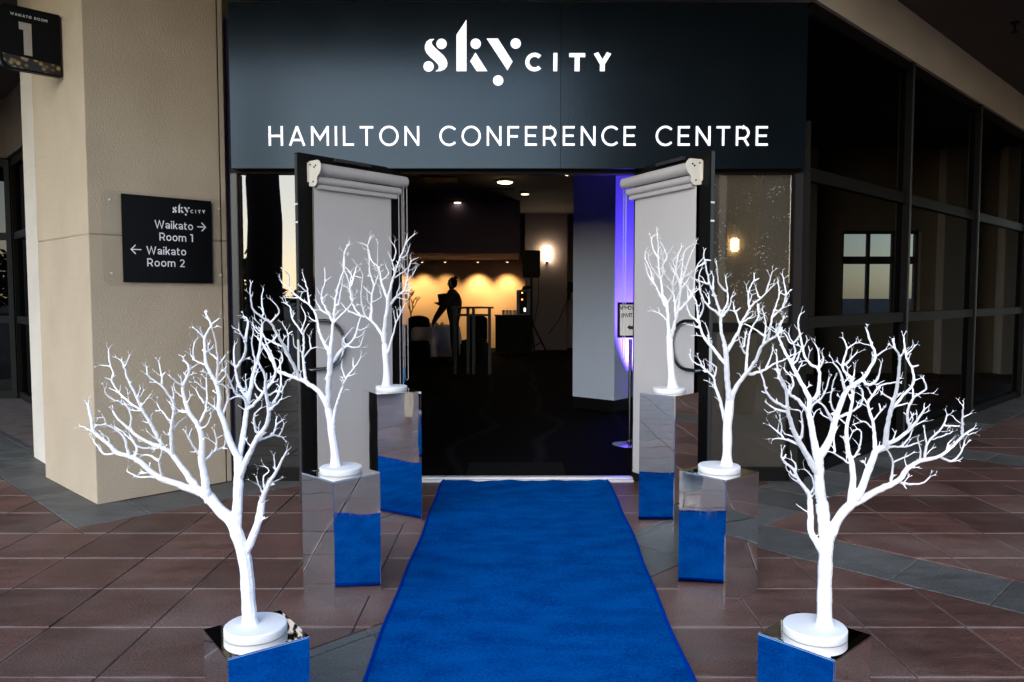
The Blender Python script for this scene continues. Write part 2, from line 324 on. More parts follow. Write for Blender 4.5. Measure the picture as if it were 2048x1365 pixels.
# ------------------------------------------------------------------ stroke lettering
def arc(cx, cy, rx, ry, a0, a1, n=14): return [(cx + rx * math.cos(R(a0 + (a1 - a0) * i / n)), cy + ry * math.sin(R(a0 + (a1 - a0) * i / n))) for i in range(n + 1)]
def glyph(ch, t):
    h = t / 2; x = .72
    if ch == 'H': return .74, [[(h, 0), (h, 1)], [(.74 - h, 0), (.74 - h, 1)], [(h, .5), (.74 - h, .5)]]
    if ch == 'A': return .84, [[(h * .9, 0), (.42, 1 - h * .2)], [(.84 - h * .9, 0), (.42, 1 - h * .2)], [(.17, .29), (.67, .29)]]
    if ch == 'M': return .92, [[(h, 0), (h, 1)], [(.92 - h, 0), (.92 - h, 1)], [(h, 1 - h * .6), (.46, .34), (.92 - h, 1 - h * .6)]]
    if ch == 'I': return t, [[(h, 0), (h, 1)]]
    if ch == 'L': return .56, [[(h, 1), (h, h), (.56, h)]]
    if ch == 'T': return .70, [[(0, 1 - h), (.70, 1 - h)], [(.35, 1 - h), (.35, 0)]]
    if ch == 'O': return 1.0, [arc(.5, .5, .5 - h, .52 - h, 0, 360, 32)]
    if ch == 'D': return .82, [[(h, h), (h, 1 - h), (.36, 1 - h)] + arc(.36, .5, .46 - h, .5 - h, 90, -90, 16) + [(h, h)]]
    if ch == 'C': return .84, [arc(.5, .5, .5 - h, .52 - h, 44, 316, 26)]
    if ch == 'N': return .76, [[(h, 0), (h, 1)], [(.76 - h, 0), (.76 - h, 1)], [(h, 1 - h * .6), (.76 - h, h * .6)]]
    if ch == 'F': return .60, [[(h, 0), (h, 1 - h), (.60, 1 - h)], [(h, .48), (.54, .48)]]
    if ch == 'E': return .62, [[(.62, h), (h, h), (h, 1 - h), (.61, 1 - h)], [(h, .51), (.56, .51)]]
    if ch in 'RP':
        s = [[(h, 0), (h, 1 - h), (.36, 1 - h)] + arc(.36, .66, .34 - h, .34 - h, 90, -90, 12) + [(h, .32 + h)]]
        if ch == 'R': s.append([(.44, .34), (.70 - h, 0)])
        return .72, s
    if ch == 'Y': return .80, [[(h * .9, 1), (.4, .40)], [(.8 - h * .9, 1), (.4, .40)], [(.4, .42), (.4, 0)]]
    if ch == 'K': return .72, [[(h, 0), (h, 1)], [(.66, 1), (h, .32)], [(.28, .52), (.72 - h, 0)]]
    if ch == 'V': return .8, [[(h, 1), (.4, h * .4), (.8 - h, 1)]]
    if ch == 'W': return 1.22, [[(h, 1), (.33, h * .5), (.61, .95), (.89, h * .5), (1.22 - h, 1)]]
    if ch == '(': return .26, [arc(.42, .45, .36, .72, 130, 230, 8)]
    if ch == '1': return .34, [[(0, 1 - h), (.34 - h, 1 - h), (.34 - h, 0)]]
    if ch == '2': return .60, [arc(.28, .70, .27 - h * .4, .30 - h, 165, -35, 12) + [(h, h), (.60, h)]]
    if ch == 'a': return .56, [arc(.26, x - .26, .30 - h, .26 - h, 160, 0, 10) + [(.56 - h, 0)], arc(.26, .205, .26 - h, .21 - h, 0, 360, 18)]
    if ch == 'i': return t, [[(h, 0), (h, x)], [(h, .86), (h, .86 + t * 1.15)]]
    if ch == 'k': return .56, [[(h, 0), (h, 1.04)], [(.53, x), (h, .24)], [(.24, .42), (.56 - h, 0)]]
    if ch == 't': return .40, [[(.13, .92), (.13, .18)] + arc(.13 + .15, .18, .15, .18 - h, 180, 300, 8), [(0, x - h), (.38, x - h)]]
    if ch == 'o': return .66, [arc(.33, x / 2, .33 - h, x / 2 - h + .01, 0, 360, 24)]
    if ch == 'm': return .98, [[(h, 0), (h, x)], [(h, .3)] + arc(.27, x - .24, .27 - h, .24 - h, 180, 0, 12) + [(.54 - h, 0)], [(.54 - h, .3)] + arc(.54 - h + .25 - h * .5, x - .24, .25 - h * .5, .24 - h, 180, 0, 12) + [(.98 - h, 0)]]
    return .34, []
def ribbon(mb, line, hw, O, X, U, N, depth, lift):
    n = len(line); L2 = [Vector(p) for p in line]
    closed = n > 3 and (L2[0] - L2[-1]).length < 1e-6
    if closed: L2 = L2[:-1]; n -= 1
    lo, ro = [], []
    for i, p in enumerate(L2):
        a = L2[(i - 1) % n] if (closed or i) else None; b = L2[(i + 1) % n] if (closed or i < n - 1) else None
        d1 = (p - a).normalized() if a else (b - p).normalized(); d2 = (b - p).normalized() if b else d1
        n1 = Vector((-d1.y, d1.x)); n2 = Vector((-d2.y, d2.x)); mm = n1 + n2
        mm = mm.normalized() if mm.length > 1e-6 else n1
        k = min(1 / max(mm.dot(n1), .3), 2.2)
        lo.append(p + mm * hw * k); ro.append(p - mm * hw * k)
    def T(q, d): return O + X * q.x + U * q.y + N * d
    k = len(mb.v); D = depth + lift
    for i in range(n): mb.v += [T(lo[i], D), T(ro[i], D), T(lo[i], 0), T(ro[i], 0)]
    for i in range(n if closed else n - 1):
        a = k + 4 * i; b = k + 4 * ((i + 1) % n)
        mb.f += [[a, a + 1, b + 1, b], [a, b, b + 2, a + 2], [a + 1, a + 3, b + 3, b + 1], [a + 2, b + 2, b + 3, a + 3]]
    if not closed:
        a = k; b = k + 4 * (n - 1); mb.f += [[a, a + 2, a + 3, a + 1], [b, b + 1, b + 3, b + 2]]
def text(txt, O, X, U, N, height, width=None, track=.16, weight=.13, depth=.004, space=.34):
    gl = [(c, glyph(c, weight)) for c in txt]
    base = sum((space if c == ' ' else g[0]) for c, g in gl) * height
    tr = (width - base) / max(1, len(txt) - 1) if width else track * height
    x = 0; out = []
    for c, (w, st) in gl:
        if c != ' ':
            mb = MB()
            for i, s in enumerate(st): ribbon(mb, [(p[0], p[1]) for p in s], weight / 2, O + X * x, X * height, U * height, N, depth, i * .0003)
            out.append(mb)
        x += (space if c == ' ' else w) * height + tr
    return out
def join(mbs):
    r = MB()
    for m_ in mbs: r.add(m_.v, m_.f)
    return r
LOGO_S = [(305, 262), (268, 264), (238, 284), (222, 320), (222, 352), (238, 388), (270, 424), (312, 458), (338, 486), (347, 508), (342, 530), (317, 549), (360, 547), (397, 532), (418, 505), (423, 476), (414, 444), (388, 408), (350, 374), (314, 342), (290, 314), (282, 294), (288, 276)]
LOGO = [('letter', LOGO_S), ('letter', [(503, 225), (592, 90), (592, 548), (503, 548)]), ('letter', [(672, 382), (625, 460), (683, 548), (778, 548)]), ('letter', [(772, 258), (872, 258), (1002, 462), (957, 540)])]
LOGO_D = [(370, 305), (255, 506), (674, 304), (1030, 302), (874, 631)]
def logo(map3, N, depth):                              # map3: logo unit -> 3-D point; returns list of (name, MB)
    out = []
    for nme, pl in LOGO: out.append((nme, MB().slab([map3(*p) for p in pl], N * depth)))
    for cx, cy in LOGO_D: out.append(('dot', MB().slab([map3(cx + 46 * math.cos(a * math.pi / 12), cy + 46 * math.sin(a * math.pi / 12)) for a in range(24)], N * depth)))
    O = map3(0, 0); X = (map3(100, 0) - O) / 100; U = (map3(0, 0) - map3(0, 100)) / 100; hgt = 163
    for ch, x0, wd in (('C', 1113, 142), ('I', 1362, 40), ('T', 1505, 142), ('Y', 1722, 158)):
        mb = MB(); w, st = glyph(ch, .235 if ch != 'I' else .245)
        if ch == 'I': st = [[(w / 2, 0), (w / 2, 1)]]
        for i, s in enumerate(st): ribbon(mb, s, .108, map3(x0, 548), X * (wd / w), U * hgt, N, depth, i * .0003)
        out.append(('letter', mb))
    return out

# ------------------------------------------------------------------ the place: key lines
YF = G(1036, 961).y                                    # facade line
def F(px, py, d=0.0): return P(px, py, YF - d)
ROOF = 4.1
C0, C1, C2 = G(195, 1010), G(470, 960), G(92, 955)     # beige column: near corner, facade end, left end
C1 = Vector((C1.x, YF, 0))
RW0 = Vector((F(1606, 600).x, YF + .05, 0)); RWD = Vector((.707, .707, 0)); RWN = Vector((.707, -.707, 0))   # glazed wall to the right
RW1 = RW0 + RWD * 16

# ------------------------------------------------------------------ ground and paving
struct(MB().box((-300, -300, -.4), (300, 300, -.03)), 'ground', M['asphalt'])
pav = struct(MB().box((-12, -3, -.029), (11.5, 17, -.007)), 'pavement', M['grout'])
def clip(poly, n, c):                                  # keep n.p <= c
    out = []
    for i in range(len(poly)):
        a, b = poly[i], poly[(i + 1) % len(poly)]; da = n[0] * a[0] + n[1] * a[1] - c; db = n[0] * b[0] + n[1] * b[1] - c
        if da <= 0: out.append(a)
        if (da < 0 < db) or (db < 0 < da):
            t = da / (da - db); out.append((a[0] + (b[0] - a[0]) * t, a[1] + (b[1] - a[1]) * t))
    return out
def area(p): return abs(sum(p[i][0] * p[(i + 1) % len(p)][1] - p[(i + 1) % len(p)][0] * p[i][1] for i in range(len(p)))) / 2 if len(p) > 2 else 0
def halfs(poly):                                       # half-planes of a convex polygon
    sgn = sum(poly[i][0] * poly[(i + 1) % len(poly)][1] - poly[(i + 1) % len(poly)][0] * poly[i][1] for i in range(len(poly)))
    if sgn < 0: poly = poly[::-1]
    r = []
    for i in range(len(poly)):
        a, b = poly[i], poly[(i + 1) % len(poly)]; n = (b[1] - a[1], a[0] - b[0]); r.append((n, n[0] * a[0] + n[1] * a[1]))
    return r
def minus(poly, conv):
    out = []; rest = poly
    for n, c in halfs(conv):
        o = clip(rest, (-n[0], -n[1]), -c)
        if area(o) > .0015: out.append(o)
        rest = clip(rest, n, c)
        if area(rest) < 1e-5: break
    return out
def inter(poly, conv):
    for n, c in halfs(conv): poly = clip(poly, n, c)
    return poly
def diag(d0, d1, s0, s1):                              # d = Y-X, s = X+Y
    return [((s - d) / 2, (s + d) / 2) for d, s in ((d0, s0), (d1, s0), (d1, s1), (d0, s1))]
T = .4425
REG = [('grey', diag(7.42, 8.9, 2.02, 4.75), 45, (7.42, 2.02)), ('grey', diag(7.42, 14.5, 2.02, 2.72), 45, (7.42, 2.02)),
       ('grey', diag(3.18, 3.9, -2.5, 24), 45, (3.18, 5.75)), ('grey', diag(-7, 3.18, 5.75, 6.39), 45, (3.18, 5.75)),
       ('grey', diag(-7, 3.18, 10.75, 11.39), 45, (3.18, 10.75)), ('grey', [(-11, 9.1), (-3.5, 9.1), (-3.5, 13), (-11, 13)], 0, (0, 9.1)),
       ('red', [(-9, -2), (9.5, -2), (9.5, 15), (-9, 15)], 0, (0, 0))]
tiles = []
done = []
for kind, reg, ang, org in REG:
    ca = []
    if ang == 45:
        sx = T * math.sqrt(2)
        for i in range(-24, 40):
            for j in range(-24, 40):
                d0, s0 = org[0] + i * sx, org[1] + j * sx; ca.append(diag(d0, d0 + sx, s0, s0 + sx))
        if kind == 'grey': pass
    else:
        ox, oy = (-1.568, 3.285)
        for i in range(-18, 26):
            for j in range(-13, 28):
                x0, y0 = ox + i * T, oy + j * T; ca.append([(x0, y0), (x0 + T, y0), (x0 + T, y0 + T), (x0, y0 + T)])
    for q in ca:
        q = inter(q, reg)
        if area(q) < .0015: continue
        ps = [q]
        for dn in done: ps = [r for p in ps for r in (minus(p, dn) if area(inter(p, dn)) > 2e-4 else [p])]
        for p in ps:
            cx = sum(a[0] for a in p) / len(p); cy = sum(a[1] for a in p) / len(p)
            if cy > YF + .05 and -2.2 < cx and cy - cx > 3.95: continue          # under the building
            if cy > 7.2 and cx > -3.4 and cy - cx > 3.95: continue
            if cy - cx > 8.2 and cx + cy > 2.8: continue
            tiles.append((kind, p, cx, cy))
    done.append(reg)
def tile_mesh(mb, p, dz, g=.003, ch=.0035):
    # inset for the joint, worn arris, skirt down into the joint
    n = len(p); sgn = sum(p[i][0] * p[(i + 1) % n][1] - p[(i + 1) % n][0] * p[i][1] for i in range(n))
    if sgn < 0: p = p[::-1]
    def inset(k):
        q = p
        for i in range(n):
            a, b = p[i], p[(i + 1) % n]; nn = Vector((b[1] - a[1], a[0] - b[0]))
            if nn.length < 1e-6: continue
            nn.normalize(); q = clip(q, (nn.x, nn.y), nn.x * a[0] + nn.y * a[1] - k)
        return q
    a, b = inset(g), inset(g + ch)
    if len(b) < 3: return False
    if len(a) != len(b): a = b
    m = len(a)
    mb.add([(x, y, -.012) for x, y in a] + [(x, y, dz - .003) for x, y in a] + [(x, y, dz) for x, y in b],
           [(i, (i + 1) % m, m + (i + 1) % m, m + i) for i in range(m)] + [(m + i, m + (i + 1) % m, 2 * m + (i + 1) % m, 2 * m + i) for i in range(m)] + [list(range(2 * m, 3 * m))])
    return True
def seen(t):
    _, p, cx, cy = t
    if cy < 2.3 or abs(cx) > cy * .70 + .3: return 0
    return area(p) / (cy * cy * cy)
tiles.sort(key=seen, reverse=True)
rest = {'red': MB(), 'grey': MB()}
for i, t in enumerate(tiles):
    mb = MB()
    if not tile_mesh(mb, t[1], rnd.uniform(-.0012, .0012)): continue
    if i < 295 and seen(t) > 0: mb.build('tile', M[t[0]], pav)
    else: rest[t[0]].add(mb.v, mb.f)
for k, mb in rest.items(): mb.build('outer_tiles', M[k], pav)['kind'] = 'stuff'

# ------------------------------------------------------------------ roof over the forecourt and the building
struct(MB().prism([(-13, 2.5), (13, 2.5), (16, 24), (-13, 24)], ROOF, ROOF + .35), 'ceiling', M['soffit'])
# beige bulkhead above the sign and along the glazed wall
bul = thing('bulkhead', 'pale beige painted bulkhead strip above the black sign and the right hand glass wall', 'bulkhead', (0, YF, 3.7))
zt = F(1036, 3).z
MB().box((F(456, 0).x, YF - .16, zt), (RW0.x, YF + .3, ROOF - .002)).build('front_panel', M['cream'], bul, bevel=.004)
a = RW0 + RWN * .06; MB().prism([(a.x, a.y), (RW1.x + .04, RW1.y - .04), (RW1.x - .3, RW1.y + .3), (RW0.x, RW0.y + .3)], zt + .02, ROOF - .003).build('side_panel', M['cream'], bul)
ew = MB().box((F(470, 0).x + .01, YF + .06, F(1036, 345).z + .05), (RW0.x, YF + .3, zt)).build('wall', M['intdark']); tag(ew, 'dark wall above the doors hidden behind the black sign panel', 'wall'); ew.name = 'lintel_wall'

# ------------------------------------------------------------------ beige column with pier
gz = L(175, 469, C0, C1).z
fd = (C1 - C0).normalized(); ld = (C2 - C0).normalized(); back = Vector((-.25, .97, 0)).normalized() * 1.2
def inpoly(pts, k):
    c = sum(pts, Vector()) / len(pts); return [p + (c - p).normalized() * k for p in pts]
def grooved(pts, zs, z0, z1, k=.012, gh=.007):
    mb = MB(); n = len(pts); rings = [(pts, z0)]
    for z in zs: rings += [(pts, z - gh), (inpoly(pts, k), z - gh * .4), (inpoly(pts, k), z + gh * .4), (pts, z + gh)]
    rings.append((pts, z1)); vv = []; ff = []
    for q, z in rings: vv += [(p.x, p.y, z) for p in q]
    for r in range(len(rings) - 1):
        for i in range(n): ff.append((r * n + i, r * n + (i + 1) % n, (r + 1) * n + (i + 1) % n, (r + 1) * n + i))
    ff += [list(range(n))[::-1], list(range((len(rings) - 1) * n, len(rings) * n))]
    mb.add(vv, ff); return mb
colm = thing('stucco_column', 'broad beige stucco column carrying the room direction sign and the number sign', 'column', C0)
J = L(452, 900, C0, C1); J.z = 0
Jb = J + back * .95
grooved([C0, J - fd * .004, Jb, C2 + back, C2], [gz], 0, ROOF - .001).build('shaft', M['stucco'], colm, bevel=.006)
grooved([J + fd * .004, C1 - fd * .02, C1 + back * .9, Jb + fd * .01], [gz], 0, ROOF - .001).build('end_strip', M['stucco'], colm, bevel=.004)
pa, pb = G(68, 915), G(94, 931)
pier = MB().prism([pa, pb, pb + Vector((.3, .8, 0)), pa + Vector((-.02, 1.0, 0))], 0, ROOF - .002).build('white_pier', M['cream'], bevel=.005)
tag(pier, 'narrow bright white pier standing just behind the left side of the beige column', 'pier')

# room number blade sign on the column's left face
bl = L(121, 100, C0, C2); bn = -fd
blade = thing('number_sign', 'rounded black blade sign with a big pale 1, on the beige column', 'sign', (bl.x, bl.y, 3.0))
bz0, bz1 = L(121, 160, C0, C2).z, L(121, 34, C0, C2).z
bo = Vector((bl.x, bl.y, 0)) + Vector((-.7, -.72, 0)) * .012; bw = .365; bdir = -Vector((.707, .707, 0)); bnrm = Vector((.707, -.707, 0))
def BP(u, z, d=0): return bo + bdir * u + Vector((0, 0, z)) + bnrm * d
rr_ = .05
out = [BP(0, bz0), BP(0, bz1)] + [BP(bw - rr_ + rr_ * math.cos(R(a)), bz1 - rr_ + rr_ * math.sin(R(a))) for a in range(90, -1, -15)] + [BP(bw - rr_ + rr_ * math.cos(R(a)), bz0 + rr_ + rr_ * math.sin(R(a))) for a in range(0, -91, -15)]
MB().slab(out, bnrm * .055).build('box', M['black'], blade, bevel=.003)
one = [(0, 0), (.30, 0), (.30, 1), (-.16, 1), (-.16, .77), (0, .77)]
oh = .215; u0 = bw * .40
MB().slab([BP(u0 + .08 - x * oh * .75, bz0 + .105 + y * oh, .056) for x, y in one], bnrm * .003).build('numeral', mat('numeral_face', (.36, .33, .30), .5, 0, .25, 7), blade)
for mb in [join(text('WAIKATO ROOM', BP(bw * .82, bz0 + .355, .056), -bdir, Vector((0, 0, 1)), bnrm, .017, width=bw * .6, weight=.15, depth=.002))]: mb.build('lettering', M['screen'], blade)
gm = mat('gold_bokeh_print', (.10, .06, .02), .3, 0, .9, 40, spec=.5)
nt = gm.node_tree; v = nt.nodes.new('ShaderNodeTexVoronoi'); v.inputs['Scale'].default_value = 26
cr = nt.nodes.new('ShaderNodeValToRGB'); cr.color_ramp.elements[0].color = (.55, .38, .14, 1); cr.color_ramp.elements[1].position = .5; cr.color_ramp.elements[1].color = (.012, .006, .003, 1)
tcx = nt.nodes.new('ShaderNodeTexCoord'); nt.links.new(tcx.outputs['Object'], v.inputs['Vector']); nt.links.new(v.outputs['Distance'], cr.inputs[0]); nt.links.new(cr.outputs[0], nt.nodes['Principled BSDF'].inputs['Base Color'])
MB().slab([BP(.006, bz0 + .008, .056), BP(.006, bz0 + .075, .056), BP(bw - .012, bz0 + .095, .056), BP(bw - .018, bz0 + .05, .056), BP(bw - .05, bz0 + .012, .056)], bnrm * .002).build('glitter_strip', gm, blade)

# direction sign on the column's front face
fnrm = Vector((fd.y, -fd.x, 0))
def FP(px, py, d=0): return L(px, py, C0, C1) + fnrm * d
sa, sb = FP(240, 389), FP(420, 402); sz1 = (sa.z + sb.z) / 2; sz0 = (FP(241, 566).z + FP(421, 566).z) / 2
sx = (Vector((sb.x, sb.y, 0)) - Vector((sa.x, sa.y, 0))); swid = sx.length; sx.normalize(); so_ = Vector((sa.x, sa.y, 0))
def SP(u, v, d=0): return so_ + sx * (u * swid) + Vector((0, 0, sz0 + (sz1 - sz0) * v)) + fnrm * d
dsg = thing('direction_sign', 'square black wall sign with white room names and arrows on the beige column', 'sign', SP(.5, .5))
def rrect(u0, v0, u1, v1, r, d):
    rv = r * swid / (sz1 - sz0); q = []
    for cu, cv, a0 in ((u1 - r, v1 - rv, 0), (u0 + r, v1 - rv, 90), (u0 + r, v0 + rv, 180), (u1 - r, v0 + rv, 270)):
        q += [SP(cu + r * math.cos(R(a0 + k * 18)), cv + rv * math.sin(R(a0 + k * 18)), d) for k in range(6)]
    return q
MB().slab(rrect(-.20, -.04, 1.20, 1.03, .09, .004), fnrm * .008).build('backing_sheet', M['clear'], dsg)
MB().slab([SP(0, 0, .013), SP(1, 0, .013), SP(1, 1, .013), SP(0, 1, .013)], fnrm * .006).build('panel', M['black'], dsg, bevel=.001)
for u, v in ((-.12, .92), (1.1, .92), (-.12, .10), (1.1, .10)):
    c = SP(u, v, .012); MB().slab([c + sx * (.007 * math.cos(R(k * 30))) + Vector((0, 0, .007 * math.sin(R(k * 30)))) for k in range(12)], fnrm * .008).build('screw_cap', M['bracket'], dsg)
def sxy(cx, cy):                                       # crop measurements of the sign print
    return (cx - 936) / (1643 - 936), 1 - (cy - (150 + 42 * (cx - 936) / 707)) / (847 - (150 + 42 * (cx - 936) / 707))
Zu = Vector((0, 0, 1)); kx = swid / 707
def line_of(txt, x0, x1, ybase, hgt, wt=.13):
    u, v = sxy(x0, ybase); ue, _ = sxy(x1, ybase)
    
    for m_ in text(txt, SP(u, v, .0192), sx, Zu, fnrm, hgt * kx, width=(ue - u) * swid, weight=wt, depth=.0012, space=.28): m_.build('letter', M['print'], dsg)
line_of('Waikato', 1180, 1486, 414, 62); line_of('Room 1', 1215, 1482, 512, 62); line_of('Waikato', 1112, 1424, 622, 62); line_of('Room 2', 1116, 1410, 718, 62)
for x0, x1, y in ((1520, 1590, 397), (1074, 998, 588)):
    mb = MB(); s_ = 1 if x1 > x0 else -1; u0_, v0_ = sxy(x0, y); o_ = SP(u0_, v0_, .0192); ln = abs(x1 - x0) * kx
    ribbon(mb, [(0, 0), (ln * s_, 0)], .0035, o_, sx, Zu, fnrm, .0012, 0)
    ribbon(mb, [((ln - .03) * s_, .031), (ln * s_, 0), ((ln - .03) * s_, -.031)], .0035, o_, sx, Zu, fnrm, .0012, .0003); mb.build('arrow', M['print'], dsg)
lg = (1590 - 1322) / (1880 - 208)
def lmap(x, y):
    u, v = sxy(1322 + (x - 208) * lg, 290 + (y - 548) * lg); return SP(u, v, .0192)
join([m_ for _, m_ in logo(lmap, fnrm, .0012)]).build('logo', M['print'], dsg)

# ------------------------------------------------------------------ fascia sign over the doors
FD = .14
def FS(px, py, d=0): return P(px, py, YF - FD - d)
fas = thing('fascia_sign', 'wide black fascia sign with white raised lettering above the open doors', 'sign', (F(1036, 0).x, YF - FD, F(1036, 337).z))
NF = Vector((0, -1, 0)); z0, z1 = FS(1036, 337).z, FS(1036, 4).z
xs = (FS(462, 300).x, FS(1121, 300).x, FS(1612, 300).x)
MB().box((xs[0], YF - FD, z0), (xs[1] - .0015, YF - .02, z1)).build('panel', M['fascia'], fas, bevel=.002)
MB().slab([(xs[1] + .0015, YF - FD + .001, z0), (xs[2], YF - FD + .012, z0), (xs[2], YF - FD + .012, z1), (xs[1] + .0015, YF - FD + .001, z1)], (0, .10, 0)).build('panel', M['fascia'], fas, bevel=.002)
b0, b1 = FS(538, 292, 0), FS(1535, 292, 0)
for mb in text('HAMILTON CONFERENCE CENTRE', Vector((b0.x, YF - FD + .0005, FS(1036, 292).z)), Vector((1, 0, 0)), Zu, NF, FS(1036, 253).z - FS(1036, 292).z, width=b1.x - b0.x, weight=.112, depth=.006, space=.42): mb.build('letter', M['letter'], fas)
def fmap(x, y):
    p = FS(800 + x / 4.452, 20 + y / 4.452); p.y = YF - FD + .0005; return p
for nme, mb in logo(fmap, NF, .006): mb.build(nme, M['letter'], fas)

# ------------------------------------------------------------------ entrance frame, side windows, threshold
ent = thing('entrance_frame', 'dark bronze aluminium frame round the double door opening', 'door frame', (F(1036, 0).x, YF, 0))
zh0, zh1 = F(1036, 349).z, F(1036, 337).z + .05
xl, xr = F(470, 600).x, F(1612, 600).x; hl, hr = F(803, 600).x, F(1268, 600).x
MB().box((xl, YF - .03, zh0), (xr, YF + .07, zh1 + .3)).build('head', M['alu'], ent, bevel=.003)
MB().box((xl, YF - .05, 0), (F(483, 600).x, YF + .07, zh0)).build('end_post', M['alu_grey'], ent, bevel=.004)
MB().box((hl - .07, YF - .03, 0), (hl - .004, YF + .07, zh0)).build('jamb', M['alu'], ent, bevel=.003)
MB().box((hr + .004, YF - .03, 0), (hr + .07, YF + .07, zh0)).build('jamb', M['alu'], ent, bevel=.003)
MB().box((F(1580, 600).x, YF - .06, 0), (F(1597, 600).x, YF + .07, zh0)).build('end_post', M['post'], ent, bevel=.004)
MB().box((F(1598, 600).x, YF - .045, 0), (F(1612, 600).x, YF + .06, zh0)).build('corner_post', M['alu'], ent, bevel=.004)
thr = MB(); thr.box((hl, YF - .075, 0), (hr, YF - .03, .018)); thr.box((hl, YF - .027, 0), (hr, YF + .02, .028)); thr.box((hl, YF + .022, 0), (hr, YF + .07, .02))
thr.build('threshold', M['sill'], ent, bevel=.003)
def sidelight(name, x0, x1, label, railpy, upper, lower):
    w = thing(name, label, 'window', ((x0 + x1) / 2, YF, 0)); zr = F(1036, railpy).z
    MB().box((x0, YF - .02, zr - .035), (x1, YF + .06, zr + .035)).build('rail', M['alu'], w, bevel=.003)
    MB().box((x0, YF - .03, 0), (x1, YF + .06, .10)).build('sill', M['alu'], w, bevel=.003)
    e = .001
    MB().box((x0 + e, YF + .012, zr + .036), (x1 - e, YF + .020, zh0 - .001)).build('pane', upper, w)
    MB().box((x0 + e, YF + .012, .101), (x1 - e, YF + .020, zr - .036)).build('pane', lower, w)
    return w, zr
sidelight('side_window', F(484, 600).x, hl - .071, 'tall side window left of the doors mirroring pale sky and a dark trunk', 652, M['pane'], M['pane'])
w, zr = sidelight('side_window', hr + .071, F(1579, 600).x, 'tall side window right of the doors backed with wrinkled brown film', 655, M['window'], M['window'])
MB().box((hr + .074, YF + .021, zr + .037), (F(1578, 600).x, YF + .028, zh0 - .002)).build('film', film_mat(), w)
MB().box((hr + .074, YF + .021, .102), (F(1578, 600).x, YF + .028, zr - .037)).build('film', mat('smooth_brown_film', (.085, .073, .062), .45, 0, .15, 5, bump=.1, bscale=8, spec=.3), w)

# ------------------------------------------------------------------ doors
def door(label, hx, fpx, fpy_Y, sgn, f0, ext):
    hinge = Vector((hx, YF - .045, 0)); free = P(fpx, 600, fpy_Y); free.z = 0
    u = (free - hinge); Wd = u.length; u.normalize(); n = Vector((u.y, -u.x, 0)) * sgn
    if n.y > 0: n = -n
    top = F(1036, 345).z + .016; zb = .02
    d = thing('glass_door', label, 'door', hinge)
    def Q(a, z, k=0): return hinge + u * a + n * k + Zu * z
    th = .045
    def bar(nm_, a0, a1, zz0, zz1, m='alu', k0=-th, k1=0, bev=.003, par=d): return MB().obox(Q(a0, zz0, k0), u * (a1 - a0), Zu * (zz1 - zz0), n * (k1 - k0)).build(nm_, M[m], par, bevel=bev)
    bar('stile', .004, .085, zb, top); bar('stile', Wd - .11, Wd, zb, top)
    bar('top_rail', .086, Wd - .111, top - .11, top); bar('bottom_rail', .086, Wd - .111, zb, zb + .2)
    bar('pane', .087, Wd - .112, zb + .201, top - .111, 'pane_door', -.026, -.018, 0)
    bar('edge_strip', Wd + .0005, Wd + .006, zb + .01, top - .01, 'alu_grey', -.036, -.008, .001)
    bar('lock_plate', Wd + .0065, Wd + .009, .93, 1.14, 'sill', -.034, -.010, .001)
    for z_ in (1.92, 2.04): bar('edge_strip', Wd + .0065, Wd + .0085, z_, z_ + .012, 'sill', -.036, -.006, 0)
    bar('closer_arm', .30, .62, top - .03, top - .006, 'alu_grey', .003, .035)
    # D pull
    a0, zc, hh, reach = Wd - .05, 1.10, .165, .27
    pts = [Q(a0, zc + hh, .001), Q(a0, zc + hh, .05)] + [Q(a0 - .10 - (reach - .10) * math.sin(R(t)), zc + hh * math.cos(R(t)), .055) for t in range(0, 181, 12)] + [Q(a0, zc - hh, .05), Q(a0, zc - hh, .001)]
    mb = MB(); mb.tube(pts, .0135, 10); mb.build('pull_handle', M['steel'], d, smooth=True)
    # roller blind fixed to the leaf
    f1 = Wd - .135; zt_ = top - .105; rad = .041
    mb = MB(); mb.tube([Q(f0 - ext, zt_, .065), Q(f1 + .035, zt_, .065)], rad, 20); tb = mb.build('blind_roller', M['blindbar'], d, smooth=True)
    mb = MB(); mb.tube([Q(f0 - ext * .5, zt_ - .072, .052), Q(f1 + .03, zt_ - .072, .052)], .028, 14); mb.build('blind_roller', M['blindbar'], d, smooth=True)
    bar('cover_strip', f0 - .03, f1 + .02, zt_ - .130, zt_ - .100, 'blindbar', .030, .062, .004)
    bar('blind_fabric', f0 + .012, f1 + .034, .12, zt_ - .098, 'fabric', .028, .0305, 0)
    bar('bottom_bar', f0 + .012, f1 + .034, .09, .119, 'blindbar', .022, .036, .004)
    # cream end bracket: two round lobes and a square foot
    def lob(ca, cz, r, a0_, a1_, st=15): return [Q(f1 + .047, cz + r * math.sin(R(t)), ca + r * math.cos(R(t))) for t in range(a0_, a1_ + 1, st)]
    br = [Q(f1 + .047, zt_ + .055, .002), Q(f1 + .047, zt_ - .11, .002)] + [Q(f1 + .047, zt_ - .115, .03)] + lob(.052, zt_ - .082, .034, -90, 30) + lob(.075, zt_ + .005, .055, -40, 75)
    mb = MB().slab(br, u * .006); bk = mb.build('bracket', M['bracket'], d)
    MB().obox(Q(f1 + .045, zt_ - .085, .002), u * .022, Zu * .13, n * .005).build('bracket_foot', M['bracket'], d)
    for a_, k_ in ((.062, zt_ + .01), (.078, zt_ + .02), (.05, zt_ - .085), (.02, zt_ + .03)):
        c = Q(f1 + .0535, k_, a_); mb = MB(); mb.tube([c, c + u * .004], .006, 8); mb.build('screw', M['blacksatin'], bk)
    return d, Q, f0, zt_
dl, QL, f0l, ztl = door('left open glass door with grey roller blind, cream bracket and D handle', hl, 601, 5.21, 1, .105, .10)
